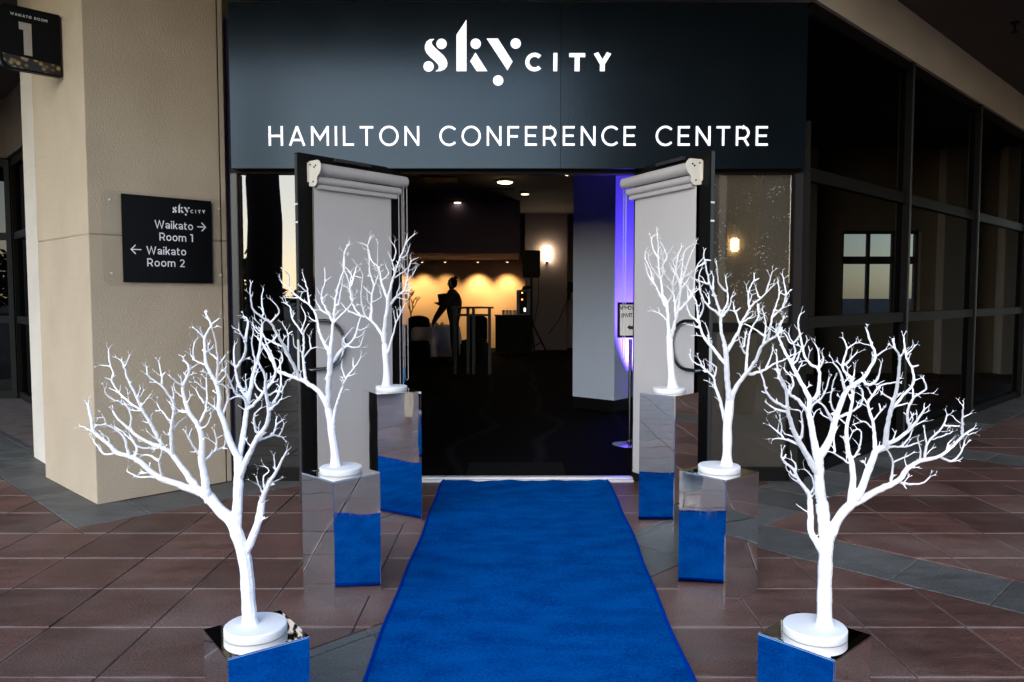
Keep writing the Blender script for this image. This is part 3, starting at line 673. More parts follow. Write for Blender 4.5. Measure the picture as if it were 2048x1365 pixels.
dr, QR, f0r, ztr = door('right open glass door with grey roller blind, silver lock plate and D handle', hr, 1416, 5.12, 1, .025, .085)
def chains(Q, f0, zt_, d, specs):
    for a, k, z in specs:
        w_ = .032; pts = [Q(a, zt_ - .03, k)] + [Q(a, z + .03, k)] + [Q(a - w_ / 2 + w_ / 2 * math.cos(R(t)), z + w_ * .8 * math.sin(R(t)) + .02, k + .002) for t in range(0, -181, -30)] + [Q(a - w_, z + .03, k), Q(a - w_, zt_ - .03, k)]
        mb = MB(); mb.tube(pts, .0028, 6); mb.build('bead_chain', M['chain'], d)
chains(QL, f0l, ztl, dl, [(f0l - .03, .07, .74), (f0l - .075, .075, .80)])
chains(QR, f0r, ztr, dr, [(f0r - .05, .07, .95)])
MB().obox(QL(f0l - .06, .78, .07), Vector((.012, 0, 0)), Zu * .12, Vector((0, -.02, 0))).build('chain_cleat', M['cleat'], dl, bevel=.004)

# ------------------------------------------------------------------ blue carpet
cl0, cl1, cr0, cr1 = G(886, 966), G(730, 1365), G(1218, 966), G(1382, 1365)
def edge(p, q, y): return p.x + (q.x - p.x) * (y - p.y) / (q.y - p.y)
car = thing('carpet', 'long bright blue entrance carpet leading up to the open doorway', 'carpet', ((cl0.x + cr0.x) / 2, 3, 0))
mb = MB(); ny, nx = 220, 24; yA, yB = .2, YF - .079; vv = []; lft, rgt = [], []
for i in range(ny + 1):
    t = i / ny; y = yA + (yB - yA) * t
    xl_, xr_ = edge(cl0, cl1, y), edge(cr0, cr1, y)
    wob = .004 * math.sin(y * 3.1) + .003 * math.sin(y * 7.3)
    for j in range(nx + 1):
        s = j / nx; x = xl_ + wob + (xr_ - xl_) * s
        z = .013 + .0022 * math.sin(y * 5 + s * 4) * math.sin(s * 9 + y) + .0035 * math.exp(-((y - 3.1 - .12 * s) / .035) ** 2) * (1 - s) + .0035 * math.exp(-((y - 4.4 + .1 * s) / .04) ** 2) * s + .003 * math.exp(-((y - 5.2 - .2 * s) / .05) ** 2)
        k = max(0, (y - (YF - .16)) / .08)
        z += k * (.006 + .004 * math.sin(s * 21) + .003 * math.sin(s * 47 + 1)); yy = y + k * (.006 * math.sin(s * 17) - .02 * (s - .5) ** 2)
        if k > 0: x += k * (.5 - s) * .03
        vv.append((x, yy, z))
    lft.append(vv[-nx - 1]); rgt.append(vv[-1])
ff = [(i * (nx + 1) + j, i * (nx + 1) + j + 1, (i + 1) * (nx + 1) + j + 1, (i + 1) * (nx + 1) + j) for i in range(ny) for j in range(nx)]
mb.add(vv, ff); mb.build('pile', M['carpet'], car, smooth=True)
for q, s_ in ((lft, -1), (rgt, 1)):
    mb = MB(); mb.tube([(x + s_ * .004, y, z - .003) for x, y, z in q], .0095, 8); mb.build('edge_binding', M['bind'], car, smooth=True)

# ------------------------------------------------------------------ mirrored plinths
def plinth(front, ang, size, h, label):
    # front = ground corner nearest the viewer, ang = bearing of the right hand face
    e1 = Vector((math.cos(ang), math.sin(ang), 0)) * size; e2 = Vector((-math.sin(ang), math.cos(ang), 0)) * size
    c = Vector((front[0], front[1], 0)) + (e1 + e2) / 2
    p = thing('mirror_plinth', label, 'plinth', c, 'mirrored plinths lining the blue carpet')
    q = [c + (-e1 - e2) / 2, c + (e1 - e2) / 2, c + (e1 + e2) / 2, c + (-e1 + e2) / 2]; t = .004
    for i in range(4):
        a, b = q[i], q[(i + 1) % 4]; d_ = (b - a).normalized(); nin = (c - (a + b) / 2).normalized()
        MB().obox(a + d_ * .0005, (b - a) - d_ * (t + .001), Zu * (h - t - .0005), nin * t).build('side_panel', M['mirror'], p, bevel=.0008)
    MB().obox(q[0] + Zu * (h - t), q[1] - q[0], q[3] - q[0], Zu * t).build('top_panel', M['mirror_top'], p, bevel=.0008)
    return c
def ang_of(a, b): return math.atan2(b.y - a.y, b.x - a.x)
pl = {}
h1, h2, h3 = .33, .59, .83
f_ = G(455, 1318, h1); pl['nl'] = plinth(f_, ang_of(f_, G(611, 1275, h1)), .262, h1, 'low mirror plinth at the left front corner, cut by the frame bottom')
pl['ml'] = plinth((-.815, 3.49), R(47), .265, h2, 'middle height mirror plinth left of the blue carpet, second from the camera')
f_ = G(754.7, 789.3, h3); pl['bl'] = plinth(f_, R(29), .29, h3, 'tall mirror plinth left of the doorway, against the open left door')
f_ = G(1671, 1321, h1); pl['nr'] = plinth(f_, ang_of(f_, G(1748.5, 1267, h1)), .26, h1, 'low mirror plinth at the right front corner, cut by the frame bottom')
pl['mr'] = plinth((.985, 3.515), R(40), .268, h2, 'middle height mirror plinth right of the blue carpet, second from the camera')
f_ = G(1350.8, 793, h3); pl['br'] = plinth(f_, R(45), .262, h3, 'tall mirror plinth right of the doorway, against the open right door')

# ------------------------------------------------------------------ white branch trees
A1 = (160, 620, 3.4125); B1 = (360, 620, 3.4125); PX = (0, 0, 1)
E2 = (1500, 620, 3.104); F2 = (1720, 620, 3.104); C3 = (460, 480, 2.8433); D4 = (640, 450, 4.0136); G5 = (1270, 440, 3.793); H6 = (1360, 490, 2.9036)
def br(crop, r0, r1, *seqs): return [(crop, r0 if i == 0 else None, r1, s) for i, s in enumerate(seqs)]
def parse(txt):
    o = []
    for ln in txt.strip().split('\n'):
        ln = ln.strip()
        if not ln: continue
        hd, body = ln.split(':'); cr, r0, r1 = hd.split()
        for seg in body.split('|'):
            nums = [float(v_) for v_ in seg.replace(',', ' ').split()]
            o.append((cr, float(r0), float(r1), list(zip(nums[::2], nums[1::2]))))
    return o
CROPS = dict(A=A1, B=B1, P=PX, E=E2, F=F2, C=C3, D=D4, G=G5, H=H6)
T_NL = parse('''
P 15.5 13: 501 1262 497 1200 493 1140 486 1104 473 1066
P 13 11: 473 1066 462 1042 440 1020 420 997 407 986
A 10 3.4: 830 1255 680 1195 540 1145 470 1090 400 1030 340 1000 250 975 190 910 100 840 80 760 70 700 55 655
A 10 2.6: 830 1250 800 1220 720 1110 630 990 570 945 480 910 390 860 330 810 260 745 225 690
B 12 2.6: 200 1320 185 1260 160 1100 145 1010 150 900 125 795 60 700 30 600 20 525 65 410 45 360
B 12.5 11.5: 386 1520 390 1365 400 1150 400 1000
B 9.5 2.4: 398 1010 350 920 290 740 265 680 270 580 235 480 180 370 170 200 210 110 190 50
B 9 3: 402 1010 430 870 450 720 470 600 500 440 545 270 560 100
B 9 2.6: 405 1160 430 1080 480 970 530 870 590 790 605 680 585 560 580 450 545 380
P 10.5 9: 489 1112 500 1088 516 1045 524 1005
B 8 2: 562 1320 575 1260 610 1180 660 1100 710 1000 725 965
A 3.6 1.8: 540 1145 480 1140 400 1140 350 1120 320 1100 325 1085
A 4 2: 560 1140 545 1080 540 1030 555 990 560 965 | 540 1030 490 1000 460 990 420 995
A 4 2: 340 1000 315 930 305 880 260 830 180 785 110 790 | 375 1000 385 940 355 880 340 850
A 2.4 1.5: 180 785 160 735 130 735 | 100 840 50 810 5 795 | 200 915 195 880 150 850
A 3.4 2: 250 975 170 985 120 930 85 880
A 6 2: 630 985 625 880 625 800 640 700 640 640 610 590 560 520 500 480 455 440
A 2.8 1.6: 555 520 560 460 550 410 540 360 | 560 450 585 425 | 615 765 575 710 540 670 530 645 | 545 690 515 690 | 640 640 640 580 630 535 | 620 865 590 850 565 830 | 630 830 655 790 690 755
A 6 2.2: 560 920 490 790 430 690 370 560 320 460 310 410 285 350
A 3.4 1.8: 430 690 350 640 270 570 215 480 230 440 205 370 195 270 | 340 805 350 720 300 640 240 620 180 580 170 545 | 610 960 520 940 430 945 370 915 310 850 240 800
A 2.4 1.5: 310 390 335 320 | 270 570 210 540 | 215 470 170 465 | 205 385 145 375 | 430 640 480 580 | 410 600 435 550 | 430 690 350 685 315 650 | 490 780 440 765 | 530 890 460 835
B 3 1.7: 65 410 110 380 | 20 525 -40 480 -65 455 | 60 700 0 695 -30 660 | 140 815 190 780 215 715 | 165 640 110 550 | 180 545 105 490
B 4 1.8: 125 795 170 690 185 600 180 520 180 475 | 145 1010 90 930 60 880 40 840 | 165 1030 240 960 300 940 310 880 | 245 960 250 880 235 835
B 2.4 1.5: 60 880 75 820 | 120 970 70 970 | 250 880 290 855 | 300 945 325 945
B 3 1.7: 210 105 265 60 | 170 200 125 150 95 125 | 180 380 110 350 75 310 | 100 340 90 270 105 210 | 255 335 200 290 190 230 | 265 500 310 450 310 400 | 260 380 305 320
B 4 1.8: 250 490 260 340 240 210 225 150 | 290 720 330 620 390 590 | 330 610 320 540 290 510 | 265 690 190 630
B 5 2: 465 690 440 610 380 570 320 440 300 420 | 455 600 400 500 370 360 370 240 | 380 400 440 310 445 220 400 140 | 445 210 465 80 440 45 | 480 670 560 580 640 470 650 380 600 250 560 150
B 3 1.8: 460 590 450 480 | 520 370 490 250 500 140 | 560 560 510 500 530 420 | 530 610 510 570 | 600 590 650 555 | 690 580 710 520
B 4 1.9: 530 895 630 860 700 870 | 520 840 505 730 550 670 | 605 680 670 580 690 480 680 350 | 610 690 690 610
B 2.6 1.6: 640 855 660 740 | 680 860 710 780 | 650 790 700 750 | 570 1260 530 1180 525 1150 | 575 1220 570 1140 610 1100 580 1070 | 650 1100 640 1000 | 610 1190 670 1160
''')
T_NR = parse('''
P 15.5 13.5: 1649 1268 1649 1187 1651 1120 1653 1085
P 9.5 7: 1647 1112 1635 1085 1622 1065 1621 1027 1620 1000
E 6.5 2: 372 1180 370 1150 310 1070 270 990 215 950 195 910 200 885
P 13 12.5: 1653 1088 1648 1040 1643 1005
E 12.5 11.5: 444 1195 430 1060 425 950 422 905
E 10 2.6: 418 930 395 800 375 690 365 640 370 560 310 440 260 340 220 270 160 130
E 9 2.6: 415 1010 340 880 280 770 240 660 230 560 220 480 180 400
E 10.5 2.4: 430 920 500 790 530 680 580 540 620 480 700 430 745 360 778 290 750 200 725 125
P 12 11: 1656 1085 1665 1062 1680 1032 1703 1008
E 9.5 2.8: 625 1190 640 1050 630 950 605 850 600 730 630 600 640 530 625 460
F 9.5 8: -30 1185 0 1130 60 980 95 880
F 5.5 2: 95 885 90 800 80 700 50 590 80 530 130 470 220 450
F 7 2.2: 95 885 180 830 240 800 320 730 400 620
F 10.5 2.4: -40 1200 0 1180 110 1120 240 1060 290 990 370 940 490 910 560 860 640 780 705 740
F 7 2.2: 155 840 175 700 200 590 230 480 245 300 215 240
F 4 2: 205 610 270 530 330 460 325 370 290 300 270 170 | 310 740 295 640 330 550 410 490 400 445 | 110 885 200 850 280 850 360 825
F 2.8 1.7: 200 560 140 520 | 215 600 300 580 | 325 360 365 345 | 290 280 325 245 | 250 300 270 260 | 330 550 325 480 | 320 730 395 690 | 250 855 310 790 320 760 | 370 940 375 870 360 820
F 2.8 1.7: 80 690 130 630 | 75 740 40 700 10 690 | 50 590 20 540 | 75 530 50 490 | 130 625 120 580
F 4 2: 190 1070 205 950 180 885 | 240 1070 340 1085 400 1070 430 1040 | 400 930 420 830 510 730 540 660 | 490 910 570 940 625 890 650 820 | 635 780 635 690 640 600
F 2.6 1.6: 210 945 330 890 | 265 1080 290 1110 | 440 810 570 760 | 520 720 605 720 | 415 840 400 750 | 640 665 685 645 | 540 870 545 830 575 805 | 660 780 710 765
E 3.4 1.8: 375 1140 400 1090 380 1030 340 990 | 285 1000 280 950 260 930 | 330 1090 265 1050 | 205 930 225 895
E 5.5 2: 375 570 420 520 430 380 380 340 340 290 320 200 300 80 315 25 | 365 640 300 560 240 520 190 440 170 370 165 280
E 3.2 1.8: 430 370 425 260 405 215 | 430 360 455 320 450 280 | 240 520 270 450 215 370 | 375 630 390 590 440 550 470 500 490 430 | 290 330 310 260 | 260 340 280 250 240 150 | 315 150 260 210 220 150 | 160 140 210 50
E 4 1.8: 310 840 210 800 150 800 | 225 610 140 560 100 500 80 420 60 370 | 215 635 150 610 120 590 | 320 800 325 690 310 630 280 620
E 2.6 1.6: 210 790 125 720 | 200 760 185 670 | 100 520 70 505
E 4.5 2: 590 510 560 390 520 330 | 620 500 630 430 575 360 600 240 580 180 | 510 690 460 600 420 570 | 555 670 630 630 690 590 700 510 680 480 | 703 450 743 465 793 430 813 340
E 2.8 1.7: 605 240 655 205 | 585 350 660 270 | 640 450 650 370 | 530 640 500 580 510 480 525 430 | 778 290 840 250
E 3.2 1.8: 620 960 540 900 490 880 | 530 890 520 820 525 760 | 645 920 680 850 690 760 665 740 | 655 905 685 895 | 600 715 560 680
''')
T_ML = parse('''
C 9.5 7.5: 602 1325 595 1200 580 1100 570 1020 558 960
C 7.5 3: 556 960 520 880 450 820 390 790 310 760 265 740 240 680 190 600 160 560
C 7.5 6.5: 560 960 560 820 570 700 567 640
C 4.5 1.4: 567 650 510 530 490 430 450 370 380 320 330 270 290 240
C 5 1.4: 570 650 585 500 600 350 615 270 650 160 650 80 675 30
C 5 1.6: 572 705 640 620 700 570 730 480 745 430
C 5.5 1.5: 588 1070 600 960 630 870 660 790 720 710 745 670
C 4.5 1.6: 432 810 415 660 420 560 390 500 350 440 340 380 310 360
C 5 1.6: 400 795 330 650 270 540 230 470 180 440 130 390 115 300 120 250
C 2.4 1.2: 655 790 635 720 640 690 | 665 780 705 765 | 700 730 700 680
C 2.6 1.2: 420 670 460 620 490 610 | 460 615 450 550 | 415 640 370 610 360 560 | 405 520 430 440 410 390 | 415 540 440 490
C 2.8 1.2: 330 640 330 540 300 480 | 325 540 355 520 | 190 430 180 330 190 275 | 240 460 280 400 230 340 | 300 610 220 570 150 520 130 480 | 260 560 200 600 170 640 | 270 740 300 680 290 640
C 2.4 1.2: 335 265 335 200 310 180 | 450 365 440 280 415 200 | 395 330 330 330 | 490 470 450 440 | 440 300 395 260
C 3 1.2: 590 480 550 400 520 330 540 240 540 170 | 590 470 660 400 700 340 680 250 640 150 | 575 430 520 400 490 350 | 615 380 630 300 640 230 | 690 270 720 150
C 2 1.1: 535 340 500 290 | 545 230 580 210 | 600 340 570 320
C 2.6 1.2: 655 600 650 560 700 500 | 660 605 730 610 755 560 | 730 520 770 500 | 640 620 640 560
''')
T_BL = parse('''
D 7 6: 530 1325 535 1200 525 1050 520 960
D 5 1.6: 515 960 490 870 430 790 370 745 290 720 220 685 180 640
D 6 4.5: 520 970 520 800 545 650 545 590
D 3.8 1.2: 545 600 500 480 470 340 420 300 390 200 380 170 345 150
D 3.8 1.2: 547 600 580 450 620 330 660 220 700 130 755 80
D 3.8 1.2: 556 650 610 580 680 520 700 430 720 310 770 270
D 3.6 1.2: 545 1030 580 900 610 790 660 690 680 640
D 4 1.2: 412 775 415 600 430 480 400 380 395 270 385 180 400 100
D 3 1.2: 370 745 330 600 345 430 330 370 270 290 | 330 730 270 650 240 520 250 400 190 320 200 220 225 160 | 430 500 470 400 460 330 465 250 465 150
D 2 1: 420 620 490 580 480 520 | 385 640 375 520 | 330 430 280 410 | 380 170 410 100 | 490 450 550 390 530 330 | 600 400 575 280 555 240 | 680 180 700 90 | 590 290 610 200 575 135 | 590 430 650 390 720 330 730 280
D 2 1: 700 450 740 410 775 340 | 690 500 735 470 | 610 580 640 480 | 615 580 700 600 710 550 | 700 400 650 320 | 640 270 690 250 720 170 | 605 800 595 710 | 630 750 615 690 | 655 700 645 650 | 415 560 350 500 | 240 520 180 480
''')
T_BR = parse('''
G 7.5 7: 287 1295 275 1150 265 1000 262 880
G 5.5 1.3: 260 900 250 740 240 630 210 560 200 470 180 370 175 200 165 80
G 5.5 1.6: 268 910 310 760 330 660 345 530 330 450 310 380 330 260 350 210
G 3.6 1.2: 230 660 190 570 140 470 110 360 80 300 75 250 | 245 630 290 550 270 470 230 420 215 340 | 310 745 300 620 285 500 300 400 270 350 | 325 700 390 630 440 560 450 450 465 360 510 300
G 2.8 1.1: 150 490 100 420 80 340 | 200 460 140 380 110 320 100 260 | 178 290 140 230 125 140 165 110 | 205 440 215 310 190 200 | 220 330 240 270 195 170 | 340 510 380 400 410 300 440 230 465 165 | 340 480 360 350 375 240 440 190 | 345 530 400 460 420 400
G 2.2 1.1: 240 770 200 720 135 690 | 190 700 170 665 | 400 615 400 520 | 440 560 500 510 | 305 640 330 560 | 290 560 250 510 | 330 450 290 320
''')
T_MR = parse('''
H 9.5 9: 270 1305 275 1150 275 1050 285 960 290 895
H 6 1.5: 262 1030 240 930 205 820 195 770 130 710 75 680 60 650
H 7.5 6: 287 910 275 780 270 680 265 600
H 5 1.6: 262 690 190 600 130 520 110 440 90 330 50 250
H 5 1.5: 265 610 240 500 235 420 210 320 170 210 140 80 140 35
H 5 1.5: 272 620 330 520 370 430 420 350 470 310 545 235
H 7 2: 292 900 330 820 390 740 440 670 470 600 510 560 560 530 590 500
H 4.5 1.5: 385 755 390 620 410 500 450 430 460 350
H 4.5 1.5: 400 755 480 730 550 690 600 670 650 640
H 3 1.3: 200 770 210 710 170 680 | 130 710 110 660 | 160 745 130 730 | 170 570 165 510 150 465 | 110 450 60 410 40 350 | 108 430 135 370 125 310 | 110 480 55 465
H 3 1.3: 235 410 160 350 120 280 110 180 125 140 | 238 410 275 330 275 270 265 185 | 270 275 225 220 215 120 | 195 260 190 180 | 165 230 90 200 | 150 90 180 90 | 155 100 100 130 | 170 350 165 290 | 245 420 290 350 300 300
H 3 1.3: 400 370 400 270 430 200 430 175 | 425 215 460 195 | 460 310 440 250 | 500 275 525 190 535 155 | 350 470 320 390 280 380 | 320 390 350 365 | 320 400 310 340 | 450 340 455 420 420 470 | 365 450 420 410
H 3 1.3: 380 640 355 580 340 530 | 372 600 380 520 | 450 660 490 570 540 540 | 480 590 500 480 480 380 | 510 560 530 450 540 400 575 290 570 210 | 540 420 600 360 620 320 | 600 370 615 280 595 180 | 500 720 530 640 540 590 | 560 530 600 430 | 490 530 420 480 380 460 | 610 290 632 278
''')
def spline(pts, step):
    o = []; n = len(pts)
    for i in range(n - 1):
        p0, p1, p2, p3 = pts[max(i - 1, 0)], pts[i], pts[i + 1], pts[min(i + 2, n - 1)]
        k = max(1, int(math.dist(p1, p2) / step))
        for s in range(k):
            t = s / k; t2 = t * t; t3 = t2 * t
            o.append(tuple(.5 * (2 * p1[c] + (p2[c] - p0[c]) * t + (2 * p0[c] - 5 * p1[c] + 4 * p2[c] - p3[c]) * t2 + (3 * p1[c] - p0[c] - 3 * p2[c] + p3[c]) * t3) for c in (0, 1)))
    o.append(pts[-1]); return o
def tree(key, data, label, seed, shift=(0, 0), twig=1.0):
    g = random.Random(seed); c = pl[key]; hz = {'n': h1, 'm': h2, 'b': h3}[key[0]]
    Y0 = c.y; s = Y0 / FPX; tr = thing('white_branch_tree', label, 'artificial tree', (c.x, c.y, hz), 'white branch trees on mirror plinths')
    MB().lathe((c.x, c.y, hz), [(.098, .0005), (.100, .003), (.100, .026), (.097, .0295), (.092, .030)], 48).build('base_disc', M['disc'], tr, smooth=True)
    # flare centre: slide the tracing so that the trunk stands on the disc
    mb = MB(); known = []; TH = .84                    # known: px, py, dY, radius, first ring vertex
    q0 = data[0]; cr = CROPS[q0[0]]; b0 = (cr[0] + q0[3][0][0] / cr[2], cr[1] + q0[3][0][1] / cr[2])
    def W(px, py, d): return P(px, py, Y0 + d)
    def limb(pts, r0, r1, n, amp, link=True, flare=False):
        k = None; d0 = 0.0
        if known and link:
            k = min(known, key=lambda q: (q[0] - pts[0][0]) ** 2 + (q[1] - pts[0][1]) ** 2); d0 = k[2]
            if math.dist((k[0], k[1]), pts[0]) < 14: pts = [(k[0], k[1])] + pts[1:] if len(pts) > 2 else pts
        ln = sum(math.dist(pts[i], pts[i + 1]) for i in range(len(pts) - 1)) or 1
        run = 0; p3, rr2, recs = [], [], []
        bend = g.uniform(-.35, .35)
        for i, p in enumerate(pts):
            if i: run += math.dist(pts[i - 1], p)
            t = run / ln; d = d0 + amp * ln * s * (t + bend * t * (1 - t))
            d = max(-.30, min(.30, d))
            r = (r0 + (r1 - r0) * t ** .75) * (1 if r0 > 12.6 or flare else TH)
            r *= 1 + .04 * math.sin(run * .12 + seed) + (g.uniform(-.02, .02) if r0 > 7 else g.uniform(-.05, .05))
            if flare and run < 34: r *= 1 + .75 * ((34 - run) / 34) ** 2
            p3.append(W(p[0], p[1], d)); rr2.append(r * s); recs.append((p[0], p[1], d, r))
        k0 = mb.tube(p3, rr2, n)
        for i, q in enumerate(recs): known.append(q + (k0 + i * n,))
        return recs
    sgn = 1; allr = []
    for i, (cn, r0, r1, ps) in enumerate(data):
        cr = CROPS[cn]; px = [(cr[0] + x / cr[2], cr[1] + y / cr[2]) for x, y in ps]
        sp = spline(px, 7 if r0 > 6 else 5); sgn = -sgn
        amp = 0 if i == 0 else sgn * g.uniform(.25, .75) * (.35 if r0 > 9 else 1)
        # small natural crookedness
        if i: sp = [sp[0]] + [(x + g.gauss(0, .45), y + g.gauss(0, .45)) for x, y in sp[1:]]
        allr.append((limb(sp, r0, r1, 10 if r0 > 6 else 7, amp, flare=(i == 0)), r0, r1))
    tw = twig * (2.53 / Y0) ** .8
    def sprig(p, ang, ln, r, depth):
        pts = [p]; a = ang
        for _ in range(3):
            a += g.uniform(-.28, .28); a += (math.pi / 2 - a) * .06
            pts.append((pts[-1][0] + math.cos(a) * ln / 3, pts[-1][1] - math.sin(a) * ln / 3))
        limb(pts, r, r * .72, 6, g.uniform(-.9, .9))
        if depth and ln > 9:
            for sg in (1, -1):
                if g.random() < .75: sprig(pts[g.choice((2, 3))], a + sg * g.uniform(.4, .85), ln * g.uniform(.4, .65), r * .8, depth - 1)
    for recs, r0, r1 in allr:
        if r0 > 14 or len(recs) < 4: continue
        lnp = sum(math.dist(recs[i][:2], recs[i + 1][:2]) for i in range(len(recs) - 1))
        k = int(lnp / (20 * tw + 5))
        for _ in range(k):
            i = g.randrange(max(1, int(len(recs) * (.3 if r0 > 7 else .15))), len(recs) - 1)
            if recs[i][3] > 8 / 2.53 * 2.53 * tw: continue
            dx, dy = recs[i + 1][0] - recs[i - 1][0], -(recs[i + 1][1] - recs[i - 1][1]); a = math.atan2(dy, dx)
            lr = g.random(); ln = (4 + 7 * g.random() if lr < .5 else g.uniform(12, 26)) * tw
            sprig(recs[i][:2], a + g.choice((1, -1)) * g.uniform(.5, 1.0), ln, min(recs[i][3] * .7, 1.7 * tw + .3), 1 if lr > .5 else 0)
        dx, dy = recs[-1][0] - recs[-2][0], -(recs[-1][1] - recs[-2][1]); a = math.atan2(dy, dx)
        for sg in (1, -1):
            sprig(recs[-1][:2], a + sg * g.uniform(.2, .6), g.uniform(8, 17) * tw, min(recs[-1][3] * .85, 1.8 * tw + .2), 1)
    o = mb.build('trunk', M['tree'], tr, smooth=False)
    md = o.modifiers.new('join', 'REMESH'); md.mode = 'VOXEL'; md.voxel_size = .0017; md.use_smooth_shade = True
    sm = o.modifiers.new('soften', 'SMOOTH'); sm.factor = .5; sm.iterations = 2
tree('nl', T_NL, 'wide white branch tree on the low plinth at the left front corner', 3)
tree('nr', T_NR, 'wide white branch tree on the low plinth at the right front corner', 5)
tree('ml', T_ML, 'white branch tree on the middle plinth left of the carpet, before the left door', 11)
tree('mr', T_MR, 'white branch tree on the middle plinth right of the carpet, before the brown side window', 13)
tree('bl', T_BL, 'white branch tree on the tall left plinth beside the dangling blind chains', 17)
tree('br', T_BR, 'slim white branch tree on the tall right plinth, against the grey blind', 19)

# ------------------------------------------------------------------ glazed wall to the right
gw = thing('glazed_wall', 'long dark tinted glass wall receding on the right under the soffit', 'glass wall', RW0)
def RP(px, py): return L(px, py, RW0, RW1)
def along(px): q = RP(px, 600); return (Vector((q.x, q.y, 0)) - RW0).length
zt1, zr1 = RP(1613, 349).z, RP(1613, 645).z; gtop = zt + .02
mu = [0.0, along(1803), along(1941), along(2042)]; stp = mu[2] - mu[1]
mu = [0, along(1803), along(1941), along(2042)] + [along(2042) + stp * k for k in range(1, 4)]
def wbox(a0, a1, zz0, zz1, d0, d1): return MB().obox(RW0 + RWD * a0 + Zu * zz0 + RWN * d0, RWD * (a1 - a0), Zu * (zz1 - zz0), RWN * (d1 - d0))
for i, a in enumerate(mu):
    if i: wbox(a - .035, a + .035, .0, gtop - .001, -.06, .05).build('mullion', M['alu'], gw, bevel=.004)
    if i: wbox(a - .012, a + .012, .02, gtop - .01, .051, .062).build('mullion_cap', M['alu_grey'], gw)
    if i + 1 < len(mu):
        a0, a1 = a + .036, mu[i + 1] - .036
        wbox(a0, a1, zt1 - .05, zt1 + .05, -.05, .03).build('transom', M['alu'], gw, bevel=.003)
        wbox(a0, a1, zr1 - .045, zr1 + .045, -.05, .04).build('transom', M['alu'], gw, bevel=.003)
        wbox(a0, a1, 0, .09, -.05, .03).build('sill', M['alu'], gw, bevel=.003)
        wbox(a0, a1, gtop - .10, gtop - .002, -.05, .03).build('head', M['alu'], gw, bevel=.003)
        for q0_, q1_ in ((.091, zr1 - .046), (zr1 + .046, zt1 - .051), (zt1 + .051, gtop - .101)):
            wbox(a0 + .001, a1 - .001, q0_, q1_, -.012, -.004).build('pane', M['pane_dark'], gw)
spk = RP(2030, 45); q = G(2030, 45, ROOF) if ray(2030, 45).z > 0 else spk
spr = thing('sprinkler_head', 'small dark sprinkler head hanging under the soffit at the upper right', 'sprinkler', (q.x, q.y, ROOF))
MB().lathe((q.x, q.y, ROOF - .03), [(.045, .029), (.045, .018), (.02, .014)], 16).build('flange', M['blacksatin'], spr)
mb = MB(); mb.lathe((q.x, q.y, ROOF - .10), [(.03, .0), (.03, .006), (.01, .01), (.01, .084)], 12); mb.build('deflector', M['blacksatin'], spr)

# ------------------------------------------------------------------ glazing far left behind the pier
gA, gB = G(-60, 796), G(40, 796); gC = pa + Vector((-.05, .4, 0))
lw = thing('left_glazed_wall', 'dark glass shopfront at the far left edge mirroring a pale sky', 'glass wall', gB)
def lbay(a, b):
    d_ = (b - a); ln_ = d_.length; d_.normalize(); n_ = Vector((d_.y, -d_.x, 0))
    if n_.y > 0: n_ = -n_
    def bx(a0, a1, zz0, zz1, k0, k1): return MB().obox(a + d_ * a0 + Zu * zz0 + n_ * k0, d_ * (a1 - a0), Zu * (zz1 - zz0), n_ * (k1 - k0))
    bx(0, .08, 0, 3.3, -.05, .05).build('mullion', M['alu'], lw, bevel=.003); bx(ln_ - .08, ln_, 0, 3.3, -.05, .05).build('mullion', M['alu'], lw, bevel=.003)
    for z_ in (0.0, 1.05, 2.2, 3.2): bx(.081, ln_ - .081, z_, z_ + .10, -.04, .04).build('transom', M['alu'], lw, bevel=.003)
    for z_, z2 in ((.101, 1.049), (1.151, 2.199), (2.301, 3.199)): bx(.082, ln_ - .082, z_, z2, -.01, 0).build('pane', M['pane_refl'], lw)
M['pane_refl'] = glass('shopfront_glass', (.05, .05, .05), .0, fk=.6)
lbay(G(-160, 794), gB - Vector((0, .0, 0))); lbay(gB + Vector((.02, .02, 0)), Vector((-4.6, 8.2, 0)))
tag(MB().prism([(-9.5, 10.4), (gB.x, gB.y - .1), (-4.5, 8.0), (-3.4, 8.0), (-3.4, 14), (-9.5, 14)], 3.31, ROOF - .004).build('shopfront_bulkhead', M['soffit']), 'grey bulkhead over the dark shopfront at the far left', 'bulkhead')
tag(MB().prism([(-12, 11.7), (gB.x - .2, 11.7), (-4.3, 9.2), (-4.1, 9.2), (-4.1, 9.5), (gB.x, 12.1), (-12, 12.1)], 0, 3.3).build('dark_screen', M['skirt']), 'dark screen wall standing close behind the far left shopfront glass', 'wall')

# ------------------------------------------------------------------ the room inside
YB = 21.0
struct(MB().prism([(-3.2, YF + .07), (xl, YF + .07), (xr, YF + .07), (RW0.x + .02, YF + .1), (RW1.x - .1, RW1.y), (13, YB + .4), (-9, YB + .4), (-9, 13), (-3.2, 9)], -.006, .004), 'interior_floor', M['intfloor'])
struct(MB().prism([(-3.2, YF + .31), (RW0.x, YF + .35), (RW1.x - .4, RW1.y), (13, YB + .4), (-9, YB + .4), (-9, 13.1), (-3.2, 9)], 3.55, 3.6), 'interior_ceiling', M['intceil'])
struct(MB().box((-9, YB, 0), (13, YB + .2, 3.54)), 'back_wall', M['intwall'])
struct(MB().box((P(1143, 600, YB).x + .35, YB - 1.6, 0), (13, YB - .01, 3.54)), 'side_wall', M['intdark'])
struct(MB().prism([(-3.2, YF + .1), (xl - .03, YF + .1), (xl - .03, YF + .25), (-3.0, YF + .25), (-3.0, 9), (-8.8, 13), (-8.8, YB), (-9.05, YB), (-9.05, 13), (-3.25, 9)], 0, 3.55), 'left_wall', M['intdark'])
yb2 = 17.6; zlow = P(1000, 507, yb2).z
